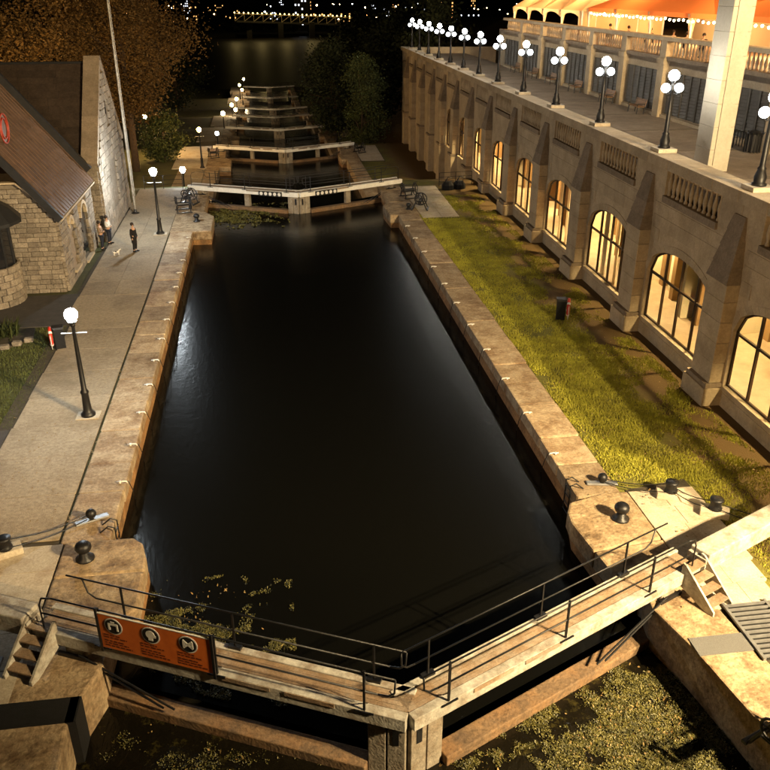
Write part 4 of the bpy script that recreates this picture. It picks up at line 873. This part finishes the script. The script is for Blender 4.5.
# ---------------------------------------------------------------- foliage
def leafy(mb, centers, n, spread, s0, s1, rn):
    for _ in range(n):
        c_ = rn.choice(centers); d = Vector((rn.gauss(0, 1), rn.gauss(0, 1), rn.gauss(0, .75))) * spread * c_[3]; p = Vector(c_[:3]) + d
        s = rn.uniform(s0, s1); a = Vector((rn.uniform(-1, 1), rn.uniform(-1, 1), rn.uniform(-.6, .6))).normalized() * s; b = Vector((rn.uniform(-1, 1), rn.uniform(-1, 1), rn.uniform(-1, 1))).cross(a).normalized() * s * .55
        mb.add([p - a, p - b, p + a, p + b], [(0, 1, 2, 3)])
def tree(name, x, y, z, H, cr, ch, m, n, seed, label, group=None, s0=.12, s1=.28, nc=46, base=.35):
    rn = random.Random(seed); r = empty(name, (x, y, z), 0, label, 'tree', group)
    t = MB(); t.tube([(0, 0, -.3), (.05, 0, H * .2), (.1, .1, H * .45), (0, .1, H * .75)], [H * .022, H * .018, H * .013, H * .004], 8); C = []
    for i in range(nc):
        u = rn.uniform(-1, 1); a = rn.uniform(0, 6.28); rr = math.sqrt(1 - u * u) * rn.uniform(.45, 1.0); zz = H * base + (H - H * base) * (u * .5 + .5)
        prof = (1 - .45 * max(0, u)) * (1 - .3 * max(0, -u)); C.append((cr * rr * math.cos(a) * prof, cr * rr * math.sin(a) * prof, zz, rn.uniform(.6, 1.3)))
    for c_ in C[::2]:
        z0 = rn.uniform(H * .18, min(H * .6, c_[2])); mid = Vector((c_[0] * .5, c_[1] * .5, z0 + (c_[2] - z0) * .6)); t.tube([(0, 0, z0), mid, c_[:3]], [H * .007, H * .004, H * .0015], 5, False)
    t.obj('trunk', trunk_bark, r, smooth=True)
    l = MB(); leafy(l, C, n, cr * .2, s0, s1, rn); l.obj('crown', m, r)
GT = 'big trees behind the stone house'
tree('autumn_tree', -24, 84, 0, 21, 8, 16, leaf_autumn, 42000, 1, 'tall amber lit tree at the top left corner behind the house roof', GT, .09, .2)
tree('autumn_tree', -13.8, 92, -3, 19, 6.2, 14, leaf_autumn, 42000, 2, 'amber lit feathery tree right of the flagpole', GT, .08, .17)
tree('autumn_tree', -36, 98, 4, 22, 9, 16, leaf_autumn, 26000, 3, 'amber tree farthest left along the top edge', GT, .1, .22)
tree('autumn_tree', -19, 112, -5, 24, 7, 16, leaf_autumn, 28000, 8, 'tall amber tree rising behind the flagpole', GT, .09, .2)
tree('round_tree', -11.3, 97, -3.4, 5.2, 2.6, 4, leaf_green, 8000, 4, 'small rounded green tree beside the left locks', None, .1, .2, 24, .2)
tree('leafy_tree', 12.3, 108, -6, 12.5, 3.6, 9, leaf_green, 16000, 5, 'leafy green tree on the dark lawn before the building end', 'trees right of the far locks', .08, .17, 36, .22)
tree('leafy_tree', 10.6, 128, -6.5, 13.5, 4.6, 9, leaf_dark, 12000, 6, 'dark leafy tree behind the green one right of the locks', 'trees right of the far locks', .14, .3, 36, .2)
for i, (x, y, H, cr) in enumerate([(20, 150, 15, 6), (27, 135, 14, 6), (17, 190, 15, 7), (32, 175, 17, 8), (24, 235, 17, 9), (-24, 150, 17, 7), (-30, 190, 18, 9), (-22, 230, 15, 8), (-32, 260, 17, 10), (36, 255, 18, 10), (23, 290, 14, 9), (-44, 150, 19, 9)]):
    zz = (right_h if x > 0 else left_h)(x, y)
    tree('dark_tree', x, y, zz, H, cr, H, leaf_dark, 3600, 30 + i, 'dark tree on the %s slope above the far locks, %s to the river' % ('right' if x > 0 else 'left', ['nearest tree', 'second tree', 'third tree', 'fourth tree', 'fifth tree', 'first tree', 'middle tree', 'next tree', 'closest tree', 'sixth tree', 'last tree', 'outermost tree'][i]), 'dark trees beside the far locks', .25, .5, 26, .15)
# yucca like plant in the left bed, with stone edging
pl_ = empty('yucca_plant', (-12.3, 37.4, -.05), 0, 'spiky yellow green plant in the left lawn bed', 'plant'); rn = random.Random(3); l = MB()
for i in range(150):
    a = rn.uniform(0, 6.28); e = rn.uniform(.2, 1.35); Lg = rn.uniform(.6, 1.15); d = Vector((math.cos(a) * math.cos(e), math.sin(a) * math.cos(e), math.sin(e))); sd = Vector((-math.sin(a), math.cos(a), 0)) * .03; o_ = Vector((rn.uniform(-.4, .4), rn.uniform(-.4, .4), 0))
    p1 = o_ + d * Lg * .6; p2 = o_ + d * Lg - Vector((0, 0, .25 * math.cos(e) * Lg)); l.add([o_ - sd, o_ + sd, p1 + sd, p1 - sd, p2], [(0, 1, 2, 3), (3, 2, 4)])
l.obj('leaves', leaf_green, pl_)
be = struct(MB().prism([(-15, 36.2), (-11.9, 35.9), (-11.1, 36.9), (-11.3, 38.2), (-15, 38.2)], -.3, .015).obj('planting_bed', joint_earth))
for i in range(9):
    t = i / 8; x = -14.6 + 3.4 * t; y = 36.0 - .25 * t + .9 * max(0, t - .75) * 4 * .9; inst('edging_stone', B_field, be, (x, y, .06), (0, 0, R(rn.uniform(-20, 20))), (.38, .24, .2))

# ---------------------------------------------------------------- stone house on the left
def stones(parent, org, ud, nd, length, top, ch, w0, w1, seed, openings=(), base=0):
    rn = random.Random(seed); org = Vector(org); ud = Vector(ud); nd = Vector(nd); z = base; M = Matrix((ud, nd, Vector((0, 0, 1)))).transposed().to_euler()
    while True:
        h = ch * rn.uniform(.85, 1.15); u = -rn.uniform(0, w0); any_ = False
        while u < length:
            wd = rn.uniform(w0, w1); a, b = max(0, u), min(length, u + wd); u += wd
            if b - a < .12: continue
            if z + h > min(top(a), top(b)) + .02: continue
            any_ = True; c_ = (a + b) / 2
            if any(o[0] < b - .06 and o[1] > a + .06 and o[2] < z + h - .04 and o[3] > z + .04 for o in openings): continue
            p = org + ud * c_ + nd * rn.uniform(-.02, .02) + Vector((0, 0, z + h / 2))
            inst('stone', B_field, parent, p, M, (b - a - .02, .16, h - .02))
        z += h
        if not any_ and z > 3: break
        if z > 14: break
hs = empty('stone_cottage', (0, 0, 0), 0, 'near stone cottage with brown metal roof and arched openings facing the walk', 'building')
SL = 1.28; XE, ZE = -10.85, 4.2
def gt(u): return min(ZE + u * .95 + .05, 5.66)     # u measured left from the canal corner
A1 = [(2.1, 3.2, .5, 3.3), (5.2, 6.9, .1, 3.35)]
MB().prism([(-10.95, 43.6), (-10.95, 52.6), (-11.25, 52.6), (-11.25, 43.9), (-16.5, 43.9), (-16.5, 43.6)], -.3, 4.15).obj('wall_core', mortar, hs)
wl1 = MB().box(-16.5, -10.96, 43.52, 43.6, -.2, 4.1).obj('front_wall', mortar, hs); stones(wl1, (-10.87, 43.5, -.05), (-1, 0, 0), (0, 1, 0), 4.6, gt, .25, .3, .7, 1)
MB().add([(-10.9, 43.6, 4.1), (-12.45, 43.6, 5.6), (-16.5, 43.6, 5.6), (-16.5, 43.6, 4.1)], [(0, 1, 2, 3)]).obj('gable_core', mortar, wl1)
MB().bar((-10.75, 43.45, 4.25), (-12.45, 43.45, 5.74), .34, .09).bar((-12.45, 43.45, 5.74), (-16.5, 43.45, 5.74), .34, .09).obj('wall_cap', limestone, wl1)
wl2 = MB().box(-10.95, -10.9, 43.55, 52.6, -.2, 4.0).obj('canal_wall', mortar, hs); stones(wl2, (-10.82, 43.55, -.05), (0, 1, 0), (1, 0, 0), 9.0, lambda u: 4.15, .27, .32, .75, 2, A1)
for (u0, u1, z0, z1) in A1:
    n = 8; c_ = (u0 + u1) / 2; rr = (u1 - u0) / 2; P = [(u0, z0)] + [(c_ - rr * math.cos(math.pi * i / n), z1 - rr * .9 + rr * .9 * math.sin(math.pi * i / n)) for i in range(n + 1)] + [(u1, z0)]
    MB().add([(-10.885, 43.55 + u, z) for u, z in P], [tuple(range(len(P)))]).obj('arched_opening', limestone_dark if u0 < 4 else glass_dark, hs)
    rg = MB()
    for p, q in zip(P[1:-1], P[2:-1]): rg.bar((-10.8, 43.55 + p[0], p[1]), (-10.8, 43.55 + q[0], q[1]), .2, .2)
    rg.obj('arch_trim', limestone, hs); MB().box(-10.88, -10.66, 43.5 + u0 - .1, 43.6 + u1 + .1, z0 - .14, z0).obj('ledge', limestone, hs)
def slope_pt(t, y): return Vector((XE + .3 - t * 1 / math.hypot(1, SL), y, ZE - .3 + t * SL / math.hypot(1, SL)))
rf = MB(); nrm = Vector((SL, 0, 1)).normalized()
TR = 7.6
vs = [slope_pt(0, 43.3), slope_pt(0, 52.7), slope_pt(TR, 52.7), slope_pt(TR, 43.3)]; rf.add(vs + [v - nrm * .15 for v in vs], [(0, 1, 2, 3), (7, 6, 5, 4), (0, 4, 5, 1), (1, 5, 6, 2), (2, 6, 7, 3), (3, 7, 4, 0)])
rf = rf.obj('roof', dark_metal, hs)
MB().add([slope_pt(TR, 43.3), slope_pt(TR, 52.7), slope_pt(TR, 52.7) + Vector((-5, 0, -6)), slope_pt(TR, 43.3) + Vector((-5, 0, -6))], [(0, 1, 2, 3)]).obj('rear_slope', roof_shingle, rf)
bm_t = MB().box(0, 1, 0, 1, 0, 1).mesh('roof_sheet', roof_copper)
rot = Matrix((Vector((-1, 0, SL)).normalized(), Vector((0, 1, 0)), nrm)).transposed()
eu = Matrix((Vector((-1, 0, SL)).normalized(), Vector((0, 1, 0)) , Vector((-1, 0, SL)).normalized().cross(Vector((0, 1, 0))))).transposed().to_euler(); sgn = 1 if (Vector((-1, 0, SL)).normalized().cross(Vector((0, 1, 0)))).dot(nrm) > 0 else -1
for i in range(14):
    t0 = i * TR / 14
    for j in range(6):
        y0 = 43.32 + j * 9.36 / 6; p = slope_pt(t0, y0) + nrm * .005
        inst('roof_sheet', bm_t, rf, p, eu, (TR / 14 - .012, 9.36 / 6 - .015, sgn * (.02 + .012 * ((i + j) % 2))))
rb = MB()
for j in range(19): y = 43.34 + j * .52; rb.bar(slope_pt(.02, y) + nrm * .04, slope_pt(TR, y) + nrm * .04, .03, .05)
stuff(rb.obj('standing_seams', roof_copper, rf))
MB().bar(slope_pt(-.05, 43.2) + nrm * .0, slope_pt(TR, 43.2) + nrm * .0, .22, .34).obj('verge_board', dark_metal, rf); MB().bar(slope_pt(.6, 52.85) + nrm * .2, slope_pt(TR, 52.85) + nrm * .2, .3, .5).obj('verge_board', dark_metal, rf)
MB().bar(slope_pt(0, 43.3) - Vector((0, 0, .08)), slope_pt(0, 52.7) - Vector((0, 0, .08)), .12, .1).obj('gutter', limestone, rf)
# dormer with red trim, cut by the picture's left edge
dm_ = MB().lathe((0, 0, 0), [(.75, 0), (.75, 1.2), (.001, 1.2)], 18, Matrix.Rotation(R(90), 3, 'Y')).obj('dormer', roof_copper, hs); dm_.location = slope_pt(5.15, 45.6) + Vector((-.6, 0, .1))
c0 = slope_pt(5.15, 45.6) + Vector((.62, 0, .1)); n = 20
for rr_ in (.72, .5): MB().tube([c0 + Vector((.02, rr_ * math.cos(2 * math.pi * i / n), rr_ * math.sin(2 * math.pi * i / n))) for i in range(n + 1)], .035, 6, False).obj('red_trim', neon_red, dm_).matrix_parent_inverse = Matrix.Translation(-dm_.location)
# bay turret at the far left edge
tb = empty('bay_turret', (-14.3, 42.4, 0), 0, 'low round stone bay with dark glass and black roof at the left edge', 'bay')
MB().lathe((0, 0, -.2), [(1.5, 0), (1.5, 2.0), (1.42, 2.1)], 24).obj('core', mortar, tb)
for r_ in range(6):
    for k in range(18):
        a = 2 * math.pi * (k + .5 * (r_ % 2)) / 18 - .3
        if math.cos(a) * .6 - math.sin(a) * .8 > -.3: inst('stone', B_field, tb, (1.52 * math.cos(a), 1.52 * math.sin(a), .0 + r_ * .33 + .16), (0, 0, a + math.pi / 2), (.51, .16, .31))
MB().lathe((0, 0, 1.9), [(1.38, 0), (1.38, 2.2)], 12).obj('glazing', glass_dark, tb)
for k in range(12): a = 2 * math.pi * k / 12; MB().bar((1.4 * math.cos(a), 1.4 * math.sin(a), 1.9), (1.4 * math.cos(a), 1.4 * math.sin(a), 4.1), .08, .08).obj('mullion', dark_metal, tb)
MB().lathe((0, 0, 4.05), [(2.1, 0), (2.1, .16), (1.6, .7), (.05, 1.7)], 12).obj('roof', dark_metal, tb)
# tall gabled stone house behind
hb = empty('gabled_stone_house', (0, 0, 0), 0, 'tall stone house whose pale gable faces the canal behind the cottage', 'building')
GX, Y0, Y1, YR, ZE2, ZR2 = -10.25, 53.2, 63.3, 58.6, 4.9, 10.4
def gtop(u): y = Y0 + u; return ZE2 + (ZR2 - ZE2) * (1 - abs(y - YR) / ((YR - Y0) if y < YR else (Y1 - YR)))
P = [(Y0, -.3), (Y1, -.3), (Y1, ZE2), (YR, ZR2), (Y0, ZE2)]; n = 5
gw = MB().add([(GX - .06, y, z) for y, z in P] + [(GX - .7, y, z) for y, z in P], [(0, 1, 2, 3, 4), (9, 8, 7, 6, 5)] + [(i, n + i, n + (i + 1) % n, (i + 1) % n) for i in range(n)]).obj('gable_wall', mortar, hb)
OP = [(5.0, 5.6, 6.6, 7.9), (4.2, 5.9, 1.6, 4.3)]
stones(gw, (GX - .02, Y0, -.05), (0, 1, 0), (1, 0, 0), Y1 - Y0, gtop, .42, .5, 1.1, 5, OP)
MB().box(GX - .055, GX - .03, Y0 + 5.0, Y0 + 5.6, 6.6, 7.9).obj('slit_window', glass_dark, hb)
P = [(4.2, 1.6)] + [(5.05 - .85 * math.cos(math.pi * i / 10), 3.45 + .85 * math.sin(math.pi * i / 10)) for i in range(11)] + [(5.9, 1.6)]
MB().add([(GX - .05, Y0 + u, z) for u, z in P], [tuple(range(len(P)))]).obj('blind_arch', field_stone, hb)
for (ya, za, yb_, zb_) in ((Y0 - .25, ZE2 - .1, YR, ZR2 + .12), (YR, ZR2 + .12, Y1 + .25, ZE2 - .1)):
    for i in range(7):
        a, b = Vector((GX - .42, ya + (yb_ - ya) * i / 7, za + (zb_ - za) * i / 7)), Vector((GX - .42, ya + (yb_ - ya) * (i + 1) / 7, za + (zb_ - za) * (i + 1) / 7)); d = (b - a).normalized() * .006
        MB().bar(a + d, b - d, .98, .3).obj('gable_coping', limestone_dark, gw)
sw = MB().box(-24, GX - .72, Y0, Y0 + .4, -.3, ZE2 - .2).obj('side_wall', mortar, hb); stones(sw, (GX - .05, Y0 - .02, -.05), (-1, 0, 0), (0, 1, 0), 4.2, lambda u: 4.6, .36, .4, .9, 6)
rr2 = MB().add([(-11.2, Y0 - .3, ZE2 - .45), (-30, Y0 - .3, ZE2 - .45), (-30, YR, ZR2 - .25), (-11.2, YR, ZR2 - .25), (-11.2, Y1 + .3, ZE2 - .45), (-30, Y1 + .3, ZE2 - .45)], [(0, 1, 2, 3), (3, 2, 5, 4)]).obj('roof', roof_shingle, hb)
dv = Vector((0, YR - Y0 + .3, ZR2 - ZE2 + .2)); tl = dv.length; dv.normalize(); nv = Vector((0, -dv.z, dv.y))
sh_m = MB().box(0, 1, 0, 1, 0, 1).mesh('roof_course', roof_shingle); rn = random.Random(8)
eu2 = Matrix((Vector((-1, 0, 0)), dv, Vector((-1, 0, 0)).cross(dv))).transposed().to_euler(); sg2 = 1 if Vector((-1, 0, 0)).cross(dv).dot(nv) > 0 else -1
for i in range(15):
    x = -11.22 - (0)
    while x > -24:
        wd = rn.uniform(1.2, 2.4); p = Vector((x, Y0 - .3, ZE2 - .45)) + dv * (tl * i / 15) + nv * .004; inst('roof_course', sh_m, rr2, p, eu2, (wd - .015, tl / 15 * 1.0 - .01, sg2 * rn.uniform(.025, .05))); x -= wd
MB().tube([(-11.2, YR, ZR2 - .2), (-30, YR, ZR2 - .2)], .1, 8).obj('ridge', dark_metal, rr2)
MB().box(-12.9, -10.9, 52.75, 53.15, 4.2, 4.9).obj('eave_stone', dark_metal, hb)
# flagpole
fp = empty('flagpole', (-9.5, 60.3, 0), 0, 'tall thin white flagpole beside the gabled house', 'flagpole')
MB().lathe((0, 0, 0), [(.28, 0), (.28, .05), (.12, .1), (.09, .3)], 12).obj('base', black_iron, fp); MB().tube([(0, 0, .2), (0, 0, 9), (0, 0, 17.5)], [.085, .07, .045], 10).obj('mast', white_paint, fp, smooth=True); MB().ball((0, 0, 17.6), .1, 10, 6).obj('finial', steel, fp)
MB().tube([(.12, 0, 1.2), (.09, 0, 17.3)], .01, 4).obj('halyard', white_plain, fp)
# barrier rails by the far gate on either bank
def guard_rail(pts, z, label):
    r = empty('guard_rail', (pts[0][0], pts[0][1], z), 0, label, 'railing'); o = Vector((pts[0][0], pts[0][1], 0)); Q = [Vector((x, y, 0)) - o for x, y in pts]
    for a, b in zip(Q, Q[1:]):
        nn = max(1, int((b - a).length / 1.4))
        for i in range(nn + 1): p = a.lerp(b, i / nn); MB().tube([p, p + Vector((0, 0, 1.05))], .025, 5).obj('post', black_iron, r)
        for h in (.35, .7, 1.05): MB().tube([a + Vector((0, 0, h)), b + Vector((0, 0, h))], .02, 5).obj('rail', black_iron, r)
guard_rail([(13.8, 66.2), (16.6, 66.6)], 0, 'black guard rail at the top of the grass bank against the building'); guard_rail([(-9.8, 68.3), (-6.8, 68.3)], 0, 'black guard rail at the step beyond the second gate on the left')
for i, (x, y) in enumerate([(14.3, 65.2), (15.3, 65.4)]):
    r = empty('machine_cover', (x, y, -.05), R(20), 'black covered machine by the guard rail, %s one' % ('left' if i == 0 else 'right'), 'cover'); MB().lathe((0, 0, 0), [(.5, 0), (.48, .35), (.3, .6), (.02, .66)], 10).obj('tarpaulin', black_rubber, r); MB().tube([(-.3, 0, .5), (0, 0, .95), (.35, 0, .85)], .04, 6).obj('handle', black_iron, r)

# ---------------------------------------------------------------- far river, bridge and city lights
rw = random.Random(77)
def wood(name, spots, n, s0, s1, label, m=far_trees):
    mb = MB()
    for _ in range(n):
        x0, x1, y0, y1, z0, z1 = rw.choice(spots); x = rw.uniform(x0, x1); y = rw.uniform(y0, y1); z = z0 + (z1 - z0) * rw.random() * (.6 + .4 * mnoise.noise((x * .03, y * .03, 0)))
        s = rw.uniform(s0, s1); a = Vector((rw.uniform(-1, 1), rw.uniform(-1, 1), rw.uniform(-1, 1))).normalized() * s; b = a.cross(Vector((rw.uniform(-1, 1), rw.uniform(-1, 1), rw.uniform(-1, 1)))).normalized() * s * .7; p = Vector((x, y, z)); mb.add([p - a, p - b, p + a, p + b], [(0, 1, 2, 3)])
    tag(stuff(mb.obj(name, m)), label, 'woodland')
wood('riverside_wood', [(-160, -34, 290, 420, -20, -2), (-300, -60, 400, 640, -20, -4)], 9000, 1.2, 3, 'dark wood along the left river bank')
wood('riverside_wood', [(34, 120, 300, 460, -20, -2), (60, 260, 440, 700, -20, 2), (45, 150, 330, 420, -20, 0)], 9000, 1.2, 3, 'dark wood along the right river bank below the bridge')
wood('riverside_wood', [(-600, 500, 740, 900, -17, -9), (-600, 700, 1000, 1400, -17, -4)], 9000, 1.5, 4, 'dark wood on the far shore among the city lights')
br = empty('lit_river_bridge', (-17, 690, -19), R(0), 'long truss bridge strung with yellow lights across the far river', 'bridge')
MB().bar((0, 0, 12), (90, 20, 8.5), 12, 1.2).obj('deck', far_block, br)
for k in range(4): MB().box(8 + k * 24, 12 + k * 24, 0, 14, -5, 11).obj('pier', far_block, br)
tp = MB()
for k in range(13):
    a = Vector((k * 7, k * 1.55 - 6, 12.5 - k * .27)); b = Vector((k * 7 + 7, k * 1.55 - 4.45, 12.5 - (k + 1) * .27)); tp.bar(a + Vector((0, 0, 5)), b + Vector((0, 0, 5)), .5, .5).bar(a, b + Vector((0, 0, 5)), .35, .35).bar(a + Vector((0, 0, 5)), a, .35, .35)
tp.obj('truss', limestone, br)
blm = MB().ball((0, 0, 0), .55, 8, 6).mesh('bridge_light', bridge_glow, True)
for k in range(27): inst('bridge_light', blm, br, (k * 3.4, k * .75 - 6.4, 18.2 - k * .13))
for k in range(5): point('bridge_lamp_light', (k * 19, k * 4 - 14, 22), 2200, (1, .72, .25), .6, br)
SH = [('low block', 9, 14), ('wide slab', 12, 40), ('tower', 22, 12)]
for i in range(34):
    y = rw.uniform(760, 1500); px_ = rw.uniform(-.2, .25); x = px_ * y; kind = rw.choice((0, 0, 1, 1, 2)); nm, hh, ww = SH[kind]; hh *= rw.uniform(.7, 1.25); ww *= rw.uniform(.7, 1.3)
    cold = rw.random() < .35
    r = empty('city_building', (x, y, -17.3), rw.uniform(-.3, .3), 'dark far shore %s with %s windows, ZZ from the left' % (nm, 'white' if cold else 'amber'), 'building', 'lit city buildings on the far shore')
    MB().box(-ww / 2, ww / 2, 0, 14, 0, hh).obj('wall', far_block, r); MB().box(-ww / 2 - .3, ww / 2 + .3, -.3, 14.3, hh, hh + .6).obj('roof', far_block, r)
    wn = MB(); rows = max(2, int(hh / 3.2)); cols = max(3, int(ww / 2.6))
    for a in range(rows):
        for b in range(cols):
            if rw.random() < .3: xx = -ww / 2 + .6 + b * (ww - 1.2) / cols; zz = 1 + a * 3.1; wn.box(xx, xx + 1.2, -.12, -.02, zz, zz + 1.4)
    if wn.f: stuff(wn.obj('lit_windows', window_white if cold else window_lit, r))
cb = sorted([o for o in COL.objects if o.name.startswith('city_building')], key=lambda o: o.location.x / o.location.y)
for i, o in enumerate(cb): o['label'] = o['label'].replace('ZZ', ordw(i + 1))
slm_ = MB().ball((0, 0, 0), 1.0, 8, 6).mesh('lantern', bulb_warm, True); sl2 = MB().ball((0, 0, 0), .9, 8, 6).mesh('lantern', globe_white, True); stp = MB().tube([(0, 0, 0), (0, 0, 9)], .18, 6).mesh('post', black_iron)
for i in range(46):
    y = rw.uniform(720, 1700); x = rw.uniform(-.2, .3) * y; r = empty('shore_street_lamp', (x, y, -17.3), 0); inst('post', stp, r, (0, 0, 0)); inst('lantern', slm_ if rw.random() < .7 else sl2, r, (0, 0, 9.4), (0, 0, 0), (1, 1, 1) if rw.random() < .3 else (.55, .55, .55))
cb = sorted([o for o in COL.objects if o.name.startswith('shore_street_lamp')], key=lambda o: o.location.x / o.location.y)
for i, o in enumerate(cb): tag(o, 'tiny glowing street lamp on the far shore, %s from the left' % ordw(i + 1), 'street lamp', 'tiny lamps on the far shore')

# ---------------------------------------------------------------- the road bridge under the photographer, with its own street lamps
bd = empty('road_bridge', (0, -4, 0), 0, 'stone road bridge carrying the viewpoint behind the picture', 'bridge')
MB().box(-40, 40, -12, 3.9, 11.2, 12.6).obj('deck', limestone_dark, bd); MB().box(-40, -9, -10, 1.8, -2, 11.2).obj('abutment', limestone, bd); MB().box(17.5, 40, -10, 1.8, -2, 11.2).obj('abutment', limestone, bd)
MB().box(-40, 40, 3.85, 4.1, 12.6, 13.5).obj('parapet', limestone, bd)
def bridge_lamp(x, y, heads, power, col, label, H=5.2, blocker=None):
    r = empty('bridge_lamp', (x, y, 12.6), 0, label, 'street lamp', 'lamps on the road bridge'); MB().lathe((0, 0, 0), [(.25, 0), (.2, .3), (.1, .6), (.07, H)], 12).obj('post', black_iron, r)
    for d in heads:
        MB().tube([(0, 0, H - .1), (d * .6, 0, H + .4), (d, 0, H + .3)], .04, 6).obj('arm', black_iron, r); MB().ball((d, 0, H + .2), .2, 12, 8).obj('globe', globe_warm, r); point('lamp_light', (d, 0, H + .2), power, col, .205, r)
        if blocker:  # added unseen plates round each head, keeping light off the left foreground
            sh_ = MB(); A_ = [R(a) for a in range(blocker[0], blocker[1] + 1, 5)]
            for a0, a1 in zip(A_, A_[1:]): sh_.add([(d - .75 * math.cos(a), .75 * math.sin(a), H + .2 + z) for a, z in ((a0, -.75), (a1, -.75), (a1, .35), (a0, .35))], [(0, 1, 2, 3)])
            sh_.obj('added_light_blocker', black_iron, r); lo_ = MB(); A_ = [R(a) for a in range(79, 106, 3)]
            for a0, a1 in zip(A_, A_[1:]): lo_.add([(d - .75 * math.cos(a), .75 * math.sin(a), H + .2 + z) for a, z in ((a0, -.6), (a1, -.6), (a1, -.19), (a0, -.19))], [(0, 1, 2, 3)])
            lo_.obj('added_low_blocker', black_iron, r)  # added unseen low plate, cuts the lamp's light on the far lawn
bridge_lamp(20.7, -.7, (-1.02, 1.02), 92000, (1, .74, .39), 'two headed warm street lamp on the bridge right of the viewpoint', 3.5, (-45, 36))
bridge_lamp(-13, -6.0, (0.9,), 19000, (1, .64, .3), 'warm street lamp on the bridge left of the viewpoint')
